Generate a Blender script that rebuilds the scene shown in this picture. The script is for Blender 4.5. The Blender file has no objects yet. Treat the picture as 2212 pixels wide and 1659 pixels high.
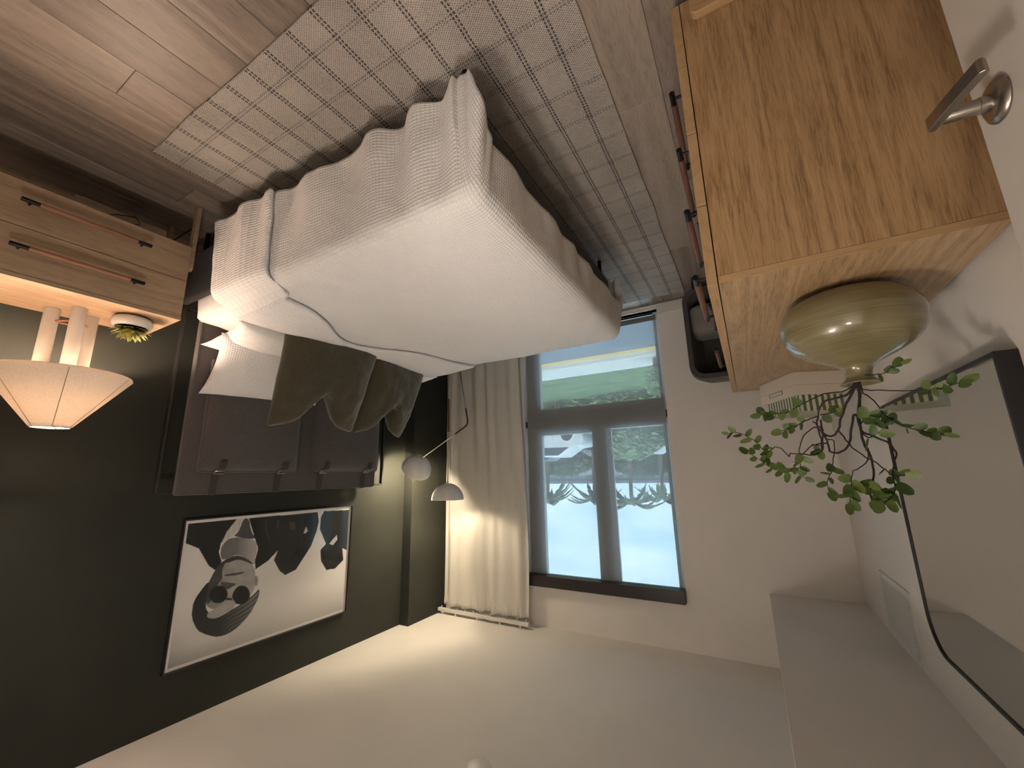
import bpy, bmesh, math, random
from math import sin, cos, pi, sqrt, radians, atan2, exp
from mathutils import Vector, Matrix, noise

random.seed(7)
SC = bpy.context.scene
COL = SC.collection

# ---------------------------------------------------------------- camera (held upside down, as in the photograph)
CAM_POS = Vector((0.0, 0.0, 1.45))
YAW, PITCH, ROLL = 0.5166, 0.21884, -0.02094
_f = Vector((sin(YAW)*cos(PITCH), cos(YAW)*cos(PITCH), -sin(PITCH)))
_r = Vector((cos(YAW), -sin(YAW), 0.0))
_u = _r.cross(_f)
_r2 = _r*cos(ROLL) + _u*sin(ROLL)
_u2 = -_r*sin(ROLL) + _u*cos(ROLL)
cam_data = bpy.data.cameras.new('camera')
cam = bpy.data.objects.new('camera', cam_data)
COL.objects.link(cam)
M3 = Matrix((-_r2, -_u2, -_f)).transposed()          # right and up both turned round: the phone was upside down
cam.matrix_world = Matrix.Translation(CAM_POS) @ M3.to_4x4()
cam_data.sensor_width = 36.0
cam_data.lens = 880.5*36.0/2212.0
cam_data.clip_start = 0.02
cam_data.clip_end = 500
SC.camera = cam

# ---------------------------------------------------------------- exposure
SC.view_settings.view_transform = 'Standard'
SC.view_settings.look = 'None'
SC.view_settings.exposure = 1.05
SC.view_settings.gamma = 1.0
SC.view_settings.use_curve_mapping = False

# ---------------------------------------------------------------- sky
SKY_STRENGTH = 3.0
world = bpy.data.worlds.new('sky')
SC.world = world
world.use_nodes = True
wn = world.node_tree.nodes; wl = world.node_tree.links
wn.clear()
w_out = wn.new('ShaderNodeOutputWorld')
w_bg = wn.new('ShaderNodeBackground')
w_tc = wn.new('ShaderNodeTexCoord')
w_map = wn.new('ShaderNodeMapping'); w_map.inputs['Scale'].default_value = (1.0, 1.0, 2.2)
w_noise = wn.new('ShaderNodeTexNoise'); w_noise.inputs['Scale'].default_value = 5.0
w_noise.inputs['Detail'].default_value = 5.0; w_noise.inputs['Roughness'].default_value = 0.55
w_ramp = wn.new('ShaderNodeValToRGB')
w_ramp.color_ramp.elements[0].position = 0.38; w_ramp.color_ramp.elements[0].color = (0.50, 0.74, 1.0, 1)
w_ramp.color_ramp.elements[1].position = 0.62; w_ramp.color_ramp.elements[1].color = (0.76, 0.92, 1.0, 1)
wl.new(w_tc.outputs['Generated'], w_map.inputs['Vector'])
wl.new(w_map.outputs['Vector'], w_noise.inputs['Vector'])
wl.new(w_noise.outputs['Fac'], w_ramp.inputs['Fac'])
wl.new(w_ramp.outputs['Color'], w_bg.inputs['Color'])
w_bg.inputs['Strength'].default_value = SKY_STRENGTH
wl.new(w_bg.outputs['Background'], w_out.inputs['Surface'])

# the sun, high and behind the building, lights the street but not the room
sun_d = bpy.data.lights.new('sun', 'SUN'); sun_d.energy = 3.5; sun_d.angle = 0.01; sun_d.color = (1.0, 0.95, 0.88)
sun = bpy.data.objects.new('sun', sun_d); COL.objects.link(sun)
sun.rotation_euler = (radians(42), radians(18), 0)

# lamp powers (the lamps themselves stand further down)
P_TABLE, P_TABLE_COL = 14.0, (1.0, 0.75, 0.57)      # radiant watts of the bulb
P_FLOOR_A, P_FLOOR_B, P_FLOOR_COL = 6.5, 13.0, (1.0, 0.83, 0.58)
P_HALL_FILL, P_HALL_FILL_COL = 12.0, (1.0, 0.88, 0.76)  # assumed hallway lamp out of view, added as fill
P_CEIL_FILL, P_CEIL_FILL_COL = 10.5, (1.0, 0.88, 0.76)          # unseen lamp added by the door, brightens bed and walls

# ---------------------------------------------------------------- helpers
def setp(o, label=None, cat=None, group=None, kind=None):
    if label: o['label'] = label
    if cat: o['category'] = cat
    if group: o['group'] = group
    if kind: o['kind'] = kind
    return o

def thing(name, label, cat, loc=(0, 0, 0), rotz=0.0, group=None, kind=None):
    o = bpy.data.objects.new(name, None)
    o.empty_display_size = 0.05
    COL.objects.link(o)
    o.location = loc
    o.rotation_euler = (0, 0, rotz)
    return setp(o, label, cat, group, kind)

def wmat(o):
    m = Matrix.LocRotScale(o.location, o.rotation_euler.to_quaternion(), o.scale)
    return m if o.parent is None else wmat(o.parent) @ o.matrix_parent_inverse @ m

def adopt(o, parent, keep=True):
    o.parent = parent
    if keep: o.matrix_parent_inverse = wmat(parent).inverted()

class MB:
    """collects faces, builds ONE mesh object"""
    def __init__(s):
        s.v = []; s.f = []; s.uv = None
    def add(s, vs, fs):
        n = len(s.v); s.v += [tuple(p) for p in vs]; s.f += [tuple(i+n for i in f) for f in fs]
        return s
    def box(s, a, b):
        (x0, y0, z0), (x1, y1, z1) = a, b
        return s.add([(x0,y0,z0),(x1,y0,z0),(x1,y1,z0),(x0,y1,z0),(x0,y0,z1),(x1,y0,z1),(x1,y1,z1),(x0,y1,z1)],
                     [(0,3,2,1),(4,5,6,7),(0,1,5,4),(1,2,6,5),(2,3,7,6),(3,0,4,7)])
    def obox(s, c, ax, ay, az, hx, hy, hz):
        c = Vector(c); vs = []
        for k in (-1, 1):
            for (i, j) in ((-1,-1),(1,-1),(1,1),(-1,1)):
                vs.append(c + ax*hx*i + ay*hy*j + az*hz*k)
        return s.add(vs, [(0,3,2,1),(4,5,6,7),(0,1,5,4),(1,2,6,5),(2,3,7,6),(3,0,4,7)])
    def tube(s, pts, r, n=10, cap=True):
        pts = [Vector(p) for p in pts]
        rs = r if isinstance(r, (list, tuple)) else [r]*len(pts)
        t0 = (pts[1]-pts[0]).normalized()
        up = Vector((0,0,1)) if abs(t0.z) < 0.9 else Vector((1,0,0))
        nrm = t0.cross(up).normalized()
        vs = []
        for i, p in enumerate(pts):
            if i == 0: t = pts[1]-pts[0]
            elif i == len(pts)-1: t = pts[-1]-pts[-2]
            else: t = (pts[i+1]-pts[i]).normalized() + (pts[i]-pts[i-1]).normalized()
            t.normalize()
            nrm = (nrm - t*nrm.dot(t)).normalized()
            bn = t.cross(nrm)
            for k in range(n):
                a = 2*pi*k/n
                vs.append(p + (nrm*cos(a) + bn*sin(a))*rs[i])
        fs = []
        for i in range(len(pts)-1):
            for k in range(n):
                k2 = (k+1) % n
                fs.append((i*n+k, i*n+k2, (i+1)*n+k2, (i+1)*n+k))
        if cap:
            fs.append(tuple(range(n-1, -1, -1)))
            fs.append(tuple((len(pts)-1)*n + k for k in range(n)))
        return s.add(vs, fs)
    def lathe(s, prof, n=32, c=(0,0,0), axis=None, closed=False):
        """prof: (r, h) pairs; axis: unit Vector for the spin axis"""
        c = Vector(c); az = Vector(axis).normalized() if axis else Vector((0,0,1))
        ax = (Vector((1,0,0)) if abs(az.x) < 0.9 else Vector((0,1,0))); ax = (ax - az*ax.dot(az)).normalized(); ay = az.cross(ax)
        vs = []; fs = []
        for (r, h) in prof:
            for k in range(n):
                a = 2*pi*k/n
                vs.append(c + (ax*cos(a)+ay*sin(a))*r + az*h)
        m = len(prof)
        for i in range(m-1 + (1 if closed else 0)):
            i2 = (i+1) % m
            for k in range(n):
                k2 = (k+1) % n
                fs.append((i*n+k, i*n+k2, i2*n+k2, i2*n+k))
        if not closed:
            if prof[0][0] > 1e-5: fs.append(tuple(range(n-1, -1, -1)))
            if prof[-1][0] > 1e-5: fs.append(tuple((m-1)*n+k for k in range(n)))
        return s.add(vs, fs)
    def prism(s, poly, fn0, fn1):
        """poly: 2-D points; fn0/fn1 map them to the two end faces"""
        n = len(poly)
        vs = [fn0(p) for p in poly] + [fn1(p) for p in poly]
        fs = [tuple(range(n-1, -1, -1)), tuple(range(n, 2*n))]
        for i in range(n):
            j = (i+1) % n
            fs.append((i, j, n+j, n+i))
        return s.add(vs, fs)
    def grid(s, fn, nu, nv, uv=None):
        base = len(s.v)
        vs = [fn(i/nu, j/nv) for i in range(nu+1) for j in range(nv+1)]
        w = nv+1
        fs = [(i*w+j, (i+1)*w+j, (i+1)*w+j+1, i*w+j+1) for i in range(nu) for j in range(nv)]
        if uv:
            if s.uv is None: s.uv = {}
            for i in range(nu+1):
                for j in range(nv+1):
                    s.uv[base+i*w+j] = uv(i/nu, j/nv)
        return s.add(vs, fs)
    def mesh(s, name, mat, smooth=None, weld=False):
        me = bpy.data.meshes.new(name)
        me.from_pydata(s.v, [], s.f)
        if s.uv:
            ul = me.uv_layers.new(name='cloth')
            for lp in me.loops:
                ul.data[lp.index].uv = s.uv.get(lp.vertex_index, (0, 0))
        bm = bmesh.new(); bm.from_mesh(me)
        if weld: bmesh.ops.remove_doubles(bm, verts=bm.verts, dist=1e-5)
        bmesh.ops.recalc_face_normals(bm, faces=bm.faces)
        bm.to_mesh(me); bm.free()
        if mat: me.materials.append(mat)
        if smooth is not None:
            me.polygons.foreach_set('use_smooth', [True]*len(me.polygons))
            me.set_sharp_from_angle(angle=radians(smooth))
        return me
    def build(s, name, mat, parent=None, smooth=None, bevel=0.0, seg=2, weld=False, keep=True, subsurf=0):
        me = s.mesh(name, mat, smooth, weld)
        o = bpy.data.objects.new(name, me)
        COL.objects.link(o)
        if parent is not None: adopt(o, parent, keep)
        if bevel:
            b = o.modifiers.new('bevel', 'BEVEL'); b.width = bevel; b.segments = seg; b.limit_method = 'ANGLE'; b.angle_limit = radians(40)
            if smooth is None:
                me.polygons.foreach_set('use_smooth', [True]*len(me.polygons)); me.set_sharp_from_angle(angle=radians(40)); b.harden_normals = True
        if subsurf:
            m = o.modifiers.new('subdivision', 'SUBSURF'); m.levels = subsurf; m.render_levels = subsurf
        return o

def struct(o, label=None):
    o['kind'] = 'structure'
    if label: o['label'] = label
    return o

def fbm(x, y, z=0.0, o=3):
    return noise.fractal(Vector((x, y, z)), 1.0, 2.0, o)

# ---------------------------------------------------------------- procedural materials
def nmat(name):
    m = bpy.data.materials.new(name); m.use_nodes = True
    nt = m.node_tree
    b = nt.nodes['Principled BSDF']
    return m, nt, b

def N(nt, t, **kw):
    n = nt.nodes.new(t)
    for k, v in kw.items():
        if k in n.inputs: n.inputs[k].default_value = v
        else: setattr(n, k, v)
    return n

def ramp(nt, stops):
    r = nt.nodes.new('ShaderNodeValToRGB')
    e = r.color_ramp.elements
    while len(e) < len(stops): e.new(0.5)
    for i, (p, c) in enumerate(stops):
        e[i].position = p; e[i].color = (*c, 1) if len(c) == 3 else c
    return r

def plain(name, col, rough=0.5, metal=0.0, bump=0.0, bscale=400.0, spec=0.5, sheen=0.0, var=0.04):
    """a paint-like surface: base colour with faint mottling and fine relief"""
    m, nt, b = nmat(name); L = nt.links.new
    tc = N(nt, 'ShaderNodeTexCoord')
    nz = N(nt, 'ShaderNodeTexNoise', Scale=3.0, Detail=3.0)
    L(tc.outputs['Object'], nz.inputs['Vector'])
    c0 = tuple(max(0, c*(1-var)) for c in col); c1 = tuple(min(1, c*(1+var)) for c in col)
    r = ramp(nt, [(0.35, c0), (0.65, c1)])
    L(nz.outputs['Fac'], r.inputs['Fac']); L(r.outputs['Color'], b.inputs['Base Color'])
    b.inputs['Roughness'].default_value = rough; b.inputs['Metallic'].default_value = metal
    b.inputs['Specular IOR Level'].default_value = spec
    if sheen:
        b.inputs['Sheen Weight'].default_value = sheen; b.inputs['Sheen Roughness'].default_value = 0.4
    if bump:
        n2 = N(nt, 'ShaderNodeTexNoise', Scale=bscale, Detail=2.0)
        bp = N(nt, 'ShaderNodeBump', Strength=bump, Distance=0.002)
        L(tc.outputs['Object'], n2.inputs['Vector']); L(n2.outputs['Fac'], bp.inputs['Height']); L(bp.outputs['Normal'], b.inputs['Normal'])
    return m

def wood(name, dark, mid, light, along='Y', fig=9.0, pore=1.0, rough=0.45, rnd=False, contrast=1.0, bias=0.0):
    """grain running along one axis: growth figure plus short pores"""
    m, nt, b = nmat(name); L = nt.links.new
    tc = N(nt, 'ShaderNodeTexCoord')
    src = tc.outputs['Object']
    if rnd:
        oi = N(nt, 'ShaderNodeObjectInfo')
        mu = N(nt, 'ShaderNodeMath', operation='MULTIPLY'); mu.inputs[1].default_value = 37.0
        L(oi.outputs['Random'], mu.inputs[0])
        cb = N(nt, 'ShaderNodeCombineXYZ'); L(mu.outputs[0], cb.inputs['X']); L(mu.outputs[0], cb.inputs['Y'])
        va = N(nt, 'ShaderNodeVectorMath', operation='ADD'); L(src, va.inputs[0]); L(cb.outputs[0], va.inputs[1])
        src = va.outputs[0]
    k = {'X': 0, 'Y': 1, 'Z': 2}[along]
    s1 = [1.0]*3; s1[k] = 0.065
    s2 = [170.0]*3; s2[k] = 9.0
    mp = N(nt, 'ShaderNodeMapping'); mp.inputs['Scale'].default_value = s1
    L(src, mp.inputs['Vector'])
    big = N(nt, 'ShaderNodeTexNoise', Scale=5.5, Detail=2.5, Roughness=0.5, Distortion=0.35)
    L(mp.outputs['Vector'], big.inputs['Vector'])
    mm = N(nt, 'ShaderNodeMath', operation='MULTIPLY'); mm.inputs[1].default_value = fig
    L(big.outputs['Fac'], mm.inputs[0])
    fr = N(nt, 'ShaderNodeMath', operation='PINGPONG'); fr.inputs[1].default_value = 0.5
    L(mm.outputs[0], fr.inputs[0])
    mp2 = N(nt, 'ShaderNodeMapping'); mp2.inputs['Scale'].default_value = s2
    L(src, mp2.inputs['Vector'])
    fine = N(nt, 'ShaderNodeTexNoise', Scale=2.0, Detail=2.0, Roughness=0.6)
    L(mp2.outputs['Vector'], fine.inputs['Vector'])
    pr = N(nt, 'ShaderNodeMapRange'); pr.inputs['From Min'].default_value = 0.38; pr.inputs['From Max'].default_value = 0.55
    L(fine.outputs['Fac'], pr.inputs['Value'])
    a = N(nt, 'ShaderNodeMath', operation='MULTIPLY_ADD'); a.inputs[1].default_value = 1.0*contrast; a.inputs[2].default_value = 0.15 + bias
    L(fr.outputs[0], a.inputs[0])
    a2 = N(nt, 'ShaderNodeMath', operation='MULTIPLY_ADD'); a2.inputs[1].default_value = 0.38*pore
    L(pr.outputs['Result'], a2.inputs[0]); L(a.outputs[0], a2.inputs[2])
    if rnd:
        a3 = N(nt, 'ShaderNodeMath', operation='MULTIPLY_ADD'); a3.inputs[1].default_value = 0.42
        L(oi.outputs['Random'], a3.inputs[0]); L(a2.outputs[0], a3.inputs[2])
        sub = N(nt, 'ShaderNodeMath', operation='SUBTRACT'); sub.inputs[1].default_value = 0.21
        L(a3.outputs[0], sub.inputs[0]); val = sub.outputs[0]
    else: val = a2.outputs[0]
    r = ramp(nt, [(0.10, dark), (0.48, mid), (0.92, light)])
    L(val, r.inputs['Fac']); L(r.outputs['Color'], b.inputs['Base Color'])
    b.inputs['Roughness'].default_value = rough; b.inputs['Specular IOR Level'].default_value = 0.35
    bp = N(nt, 'ShaderNodeBump', Strength=0.12, Distance=0.002)
    L(fine.outputs['Fac'], bp.inputs['Height']); L(bp.outputs['Normal'], b.inputs['Normal'])
    return m

def fabric(name, col, rough=0.9, cell=0.0, depth=0.5, fleck=None, sheen=0.15, scale=900.0, trans=0.0, uv=True):
    """cloth: waffle cells from the cloth's own unwrapped metres (uv) or a fine felted noise"""
    m, nt, b = nmat(name); L = nt.links.new
    tc = N(nt, 'ShaderNodeTexCoord')
    nz = N(nt, 'ShaderNodeTexNoise', Scale=scale*0.3, Detail=3.0)
    L(tc.outputs['Object'], nz.inputs['Vector'])
    c1 = fleck if fleck else tuple(c*0.93 for c in col)
    r = ramp(nt, [(0.32, c1), (0.68, col)])
    L(nz.outputs['Fac'], r.inputs['Fac']); L(r.outputs['Color'], b.inputs['Base Color'])
    b.inputs['Roughness'].default_value = rough; b.inputs['Specular IOR Level'].default_value = 0.2
    b.inputs['Sheen Weight'].default_value = sheen; b.inputs['Sheen Roughness'].default_value = 0.5
    bp = N(nt, 'ShaderNodeBump', Strength=depth, Distance=0.004)
    if cell:
        sp = N(nt, 'ShaderNodeSeparateXYZ'); L(tc.outputs['UV' if uv else 'Object'], sp.inputs[0])
        outs = []
        for k in ('X', 'Y'):
            mu = N(nt, 'ShaderNodeMath', operation='MULTIPLY'); mu.inputs[1].default_value = pi/cell
            L(sp.outputs[k], mu.inputs[0])
            s = N(nt, 'ShaderNodeMath', operation='SINE'); L(mu.outputs[0], s.inputs[0])
            ab = N(nt, 'ShaderNodeMath', operation='ABSOLUTE'); L(s.outputs[0], ab.inputs[0])
            outs.append(ab.outputs[0])
        mn = N(nt, 'ShaderNodeMath', operation='MULTIPLY'); L(outs[0], mn.inputs[0]); L(outs[1], mn.inputs[1])
        pw = N(nt, 'ShaderNodeMath', operation='POWER'); pw.inputs[1].default_value = 0.7; L(mn.outputs[0], pw.inputs[0])
        iv = N(nt, 'ShaderNodeMath', operation='MULTIPLY'); iv.inputs[1].default_value = -1.0; L(pw.outputs[0], iv.inputs[0])
        L(iv.outputs[0], bp.inputs['Height'])
    else:
        n2 = N(nt, 'ShaderNodeTexNoise', Scale=scale, Detail=2.0); L(tc.outputs['Object'], n2.inputs['Vector'])
        L(n2.outputs['Fac'], bp.inputs['Height'])
    L(bp.outputs['Normal'], b.inputs['Normal'])
    if trans:
        out = nt.nodes['Material Output']
        tr = N(nt, 'ShaderNodeBsdfTranslucent'); L(r.outputs['Color'], tr.inputs['Color'])
        mx = N(nt, 'ShaderNodeMixShader'); mx.inputs[0].default_value = trans
        L(b.outputs[0], mx.inputs[1]); L(tr.outputs[0], mx.inputs[2]); L(mx.outputs[0], out.inputs['Surface'])
    return m

def thin_glass(name, tint=(1, 1, 1), refl=1.0):
    m, nt, b = nmat(name); L = nt.links.new
    nt.nodes.remove(b); out = nt.nodes['Material Output']
    t = N(nt, 'ShaderNodeBsdfTransparent'); t.inputs['Color'].default_value = (*tint, 1)
    g = N(nt, 'ShaderNodeBsdfGlossy', Roughness=0.02)
    lw = N(nt, 'ShaderNodeLayerWeight'); lw.inputs['Blend'].default_value = 0.5
    pw = N(nt, 'ShaderNodeMath', operation='POWER'); pw.inputs[1].default_value = 5.0; L(lw.outputs['Facing'], pw.inputs[0])
    mu = N(nt, 'ShaderNodeMath', operation='MULTIPLY_ADD'); mu.inputs[1].default_value = 0.6*refl; mu.inputs[2].default_value = 0.035*refl
    L(pw.outputs[0], mu.inputs[0])
    mx = N(nt, 'ShaderNodeMixShader'); L(mu.outputs[0], mx.inputs[0]); L(t.outputs[0], mx.inputs[1]); L(g.outputs[0], mx.inputs[2])
    L(mx.outputs[0], out.inputs['Surface'])
    return m

def emitter(name, col, strength):
    m, nt, b = nmat(name)
    b.inputs['Base Color'].default_value = (*col, 1)
    b.inputs['Emission Color'].default_value = (*col, 1); b.inputs['Emission Strength'].default_value = strength
    return m

MT = {}
MT['wall'] = plain('wall_paint', (0.80, 0.76, 0.72), rough=0.7, bump=0.10, bscale=260, var=0.015)
MT['ceil'] = plain('ceiling_paint', (0.83, 0.79, 0.75), rough=0.8, bump=0.08, bscale=220, var=0.015)
MT['green'] = plain('dark_green_paint', (0.030, 0.031, 0.025), rough=0.7, spec=0.2, bump=0.10, bscale=260, var=0.05)
MT['trim'] = plain('white_trim_paint', (0.72, 0.70, 0.66), rough=0.4, var=0.01)
MT['door'] = plain('white_door_paint', (0.56, 0.52, 0.48), rough=0.45, var=0.015, bump=0.04, bscale=120)
MT['gap'] = plain('floor_joint', (0.035, 0.024, 0.018), rough=0.9)
MT['plank'] = wood('floor_plank_oak', (0.12, 0.092, 0.075), (0.215, 0.170, 0.138), (0.34, 0.275, 0.225), along='Y', fig=5.0, pore=0.7, rough=0.42, rnd=True, contrast=0.8)
MT['oak_z'] = wood('dresser_oak_upright', (0.20, 0.115, 0.052), (0.335, 0.205, 0.100), (0.43, 0.275, 0.145), along='Z', fig=17.0, pore=1.05, rough=0.42, contrast=0.9, bias=0.0)
MT['oak_y'] = wood('dresser_oak_top', (0.20, 0.125, 0.062), (0.335, 0.220, 0.120), (0.43, 0.295, 0.17), along='Y', fig=17.0, pore=1.05, rough=0.32, contrast=0.9, bias=0.0)
MT['oak_x'] = wood('dresser_oak_edge', (0.26, 0.155, 0.072), (0.39, 0.25, 0.125), (0.46, 0.305, 0.165), along='X', fig=8.0, pore=0.6, rough=0.4, contrast=0.5, bias=0.15)
MT['nso'] = wood('nightstand_oak', (0.20, 0.132, 0.078), (0.32, 0.226, 0.145), (0.41, 0.30, 0.20), along='Y', fig=11.0, pore=0.7, rough=0.42, contrast=0.6, bias=0.12)
MT['black'] = plain('black_metal', (0.012, 0.012, 0.013), rough=0.38, metal=0.6, var=0.1)
MT['blackpaint'] = plain('black_powder_coat', (0.016, 0.014, 0.014), rough=0.5, var=0.1)
MT['chrome'] = plain('polished_nickel', (0.55, 0.52, 0.48), rough=0.16, metal=1.0, var=0.03)
MT['nickel'] = plain('brushed_nickel', (0.36, 0.325, 0.285), rough=0.30, metal=1.0, var=0.06)
MT['leather'] = plain('brown_leather', (0.135, 0.056, 0.036), rough=0.55, bump=0.25, bscale=500, var=0.12)
MT['leather_red'] = plain('oxblood_leather', (0.085, 0.020, 0.015), rough=0.5, bump=0.2, bscale=500, var=0.12)
MT['leather_tan'] = plain('tan_leather', (0.27, 0.125, 0.072), rough=0.55, bump=0.25, bscale=500, var=0.12)
MT['duvet'] = fabric('white_waffle_cotton', (0.86, 0.845, 0.84), cell=0.0125, depth=0.55, sheen=0.1)
MT['sheet'] = fabric('white_cotton_sheet', (0.86, 0.845, 0.83), depth=0.06, scale=120)
MT['felt'] = fabric('charcoal_felt', (0.112, 0.099, 0.094), fleck=(0.066, 0.058, 0.055), depth=0.35, scale=700, sheen=0.25)
MT['felt_dark'] = fabric('dark_grey_upholstery', (0.062, 0.053, 0.050), fleck=(0.042, 0.036, 0.034), depth=0.3, scale=700, sheen=0.15)
MT['velvet'] = fabric('olive_velvet', (0.058, 0.049, 0.027), fleck=(0.046, 0.039, 0.022), rough=0.75, depth=0.08, scale=300, sheen=0.35)
MT['curtain'] = fabric('white_sheer_linen', (0.88, 0.85, 0.79), depth=0.15, scale=600, trans=0.35)
MT['plaster'] = plain('white_plaster', (0.74, 0.71, 0.67), rough=0.75, bump=0.12, bscale=300, var=0.03)
MT['enamel'] = plain('white_enamel', (0.72, 0.70, 0.67), rough=0.35, var=0.01)
MT['white_card'] = plain('white_card', (0.64, 0.57, 0.49), rough=0.7, var=0.02)
MT['chair_felt'] = fabric('grey_felt_shell', (0.085, 0.078, 0.070), fleck=(0.060, 0.055, 0.050), depth=0.3, scale=600)
MT['chair_pillow'] = fabric('light_grey_wool', (0.235, 0.22, 0.20), fleck=(0.19, 0.18, 0.165), depth=0.3, scale=600)
MT['bark'] = plain('dark_bark', (0.022, 0.013, 0.010), rough=0.85, bump=0.5, bscale=300, var=0.3)
MT['glass'] = thin_glass('window_glass', (0.93, 0.97, 0.98))
MT['picglass'] = thin_glass('picture_glass', (0.98, 0.98, 0.98), 0.45)
m, nt, b = nmat('mirror_silver'); b.inputs['Metallic'].default_value = 1.0; b.inputs['Roughness'].default_value = 0.025; b.inputs['Base Color'].default_value = (0.66, 0.68, 0.66, 1); MT['mirror'] = m

# ---- materials with a pattern of their own
def mth(nt, op, a, b=None, c=None):
    n = nt.nodes.new('ShaderNodeMath'); n.operation = op
    for i, v in enumerate((a, b, c)):
        if v is None: continue
        if isinstance(v, (int, float)): n.inputs[i].default_value = v
        else: nt.links.new(v, n.inputs[i])
    return n.outputs[0]

def rug_material():
    m, nt, b = nmat('woven_plaid_wool'); L = nt.links.new
    tc = N(nt, 'ShaderNodeTexCoord')
    wob = N(nt, 'ShaderNodeTexNoise', Scale=14.0, Detail=2.0); L(tc.outputs['Object'], wob.inputs['Vector'])
    wv = N(nt, 'ShaderNodeVectorMath', operation='MULTIPLY_ADD')
    L(wob.outputs['Color'], wv.inputs[0]); wv.inputs[1].default_value = (0.006, 0.006, 0); L(tc.outputs['Object'], wv.inputs[2])
    sp = N(nt, 'ShaderNodeSeparateXYZ'); L(wv.outputs[0], sp.inputs[0])
    x, y = sp.outputs['X'], sp.outputs['Y']
    def line(u, u0, per, off, half):
        t = mth(nt, 'FRACT', mth(nt, 'DIVIDE', mth(nt, 'SUBTRACT', u, u0 - per*20.5), per))
        d = mth(nt, 'MULTIPLY', mth(nt, 'ABSOLUTE', mth(nt, 'SUBTRACT', t, 0.5)), per)
        return mth(nt, 'LESS_THAN', mth(nt, 'ABSOLUTE', mth(nt, 'SUBTRACT', d, off)), half)
    def dash(u, per, duty):
        return mth(nt, 'LESS_THAN', mth(nt, 'FRACT', mth(nt, 'DIVIDE', u, per)), duty)
    ly = mth(nt, 'MULTIPLY', line(x, 0.398, 0.1248, 0.0062, 0.0034), dash(y, 0.0135, 0.70))
    lx = mth(nt, 'MULTIPLY', line(y, 0.660, 0.1470, 0.0055, 0.0028), dash(x, 0.0120, 0.55))
    # the weave
    sx = mth(nt, 'SINE', mth(nt, 'MULTIPLY', x, pi/0.0060)); sy = mth(nt, 'SINE', mth(nt, 'MULTIPLY', y, pi/0.0042))
    wve = mth(nt, 'MULTIPLY', sx, sy)
    fl = N(nt, 'ShaderNodeTexNoise', Scale=240.0, Detail=3.0, Roughness=0.7); L(tc.outputs['Object'], fl.inputs['Vector'])
    bl = N(nt, 'ShaderNodeTexNoise', Scale=4.5, Detail=3.0); L(tc.outputs['Object'], bl.inputs['Vector'])
    v = mth(nt, 'ADD', mth(nt, 'MULTIPLY', wve, 0.16), mth(nt, 'ADD', mth(nt, 'MULTIPLY', fl.outputs['Fac'], 0.9), mth(nt, 'MULTIPLY', bl.outputs['Fac'], 0.35)))
    r = ramp(nt, [(0.30, (0.22, 0.195, 0.175)), (0.62, (0.45, 0.405, 0.365)), (0.95, (0.64, 0.58, 0.53))])
    L(v, r.inputs['Fac'])
    lk = N(nt, 'ShaderNodeTexNoise', Scale=60.0, Detail=1.0); L(tc.outputs['Object'], lk.inputs['Vector'])
    sx2 = mth(nt, 'MULTIPLY', lx, mth(nt, 'MULTIPLY_ADD', lk.outputs['Fac'], 0.9, 0.10))
    msk = mth(nt, 'MAXIMUM', mth(nt, 'MULTIPLY', ly, mth(nt, 'MULTIPLY_ADD', lk.outputs['Fac'], 0.5, 0.62)), sx2)
    mx = N(nt, 'ShaderNodeMixRGB'); mx.inputs['Color2'].default_value = (0.060, 0.053, 0.058, 1)
    L(msk, mx.inputs['Fac']); L(r.outputs['Color'], mx.inputs['Color1']); L(mx.outputs['Color'], b.inputs['Base Color'])
    b.inputs['Roughness'].default_value = 0.95; b.inputs['Specular IOR Level'].default_value = 0.1
    bp = N(nt, 'ShaderNodeBump', Strength=0.7, Distance=0.003)
    L(mth(nt, 'ADD', wve, mth(nt, 'MULTIPLY', fl.outputs['Fac'], 1.2)), bp.inputs['Height']); L(bp.outputs['Normal'], b.inputs['Normal'])
    return m
MT['rug'] = rug_material()

def glaze_material():
    m, nt, b = nmat('olive_glazed_ceramic'); L = nt.links.new
    tc = N(nt, 'ShaderNodeTexCoord')
    mp = N(nt, 'ShaderNodeMapping'); mp.inputs['Scale'].default_value = (4, 4, 190); mp.inputs['Rotation'].default_value = (0.05, 0.03, 0)
    L(tc.outputs['Object'], mp.inputs['Vector'])
    nz = N(nt, 'ShaderNodeTexNoise', Scale=1.4, Detail=4.0, Roughness=0.65); L(mp.outputs['Vector'], nz.inputs['Vector'])
    big = N(nt, 'ShaderNodeTexNoise', Scale=9.0, Detail=2.0); L(tc.outputs['Object'], big.inputs['Vector'])
    v = mth(nt, 'ADD', mth(nt, 'MULTIPLY', nz.outputs['Fac'], 0.75), mth(nt, 'MULTIPLY', big.outputs['Fac'], 0.35))
    r = ramp(nt, [(0.28, (0.108, 0.090, 0.042)), (0.55, (0.175, 0.148, 0.073)), (0.85, (0.26, 0.226, 0.125))])
    L(v, r.inputs['Fac']); L(r.outputs['Color'], b.inputs['Base Color'])
    b.inputs['Roughness'].default_value = 0.30; b.inputs['Coat Weight'].default_value = 1.0; b.inputs['Coat Roughness'].default_value = 0.03
    return m
MT['glaze'] = glaze_material()

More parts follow.
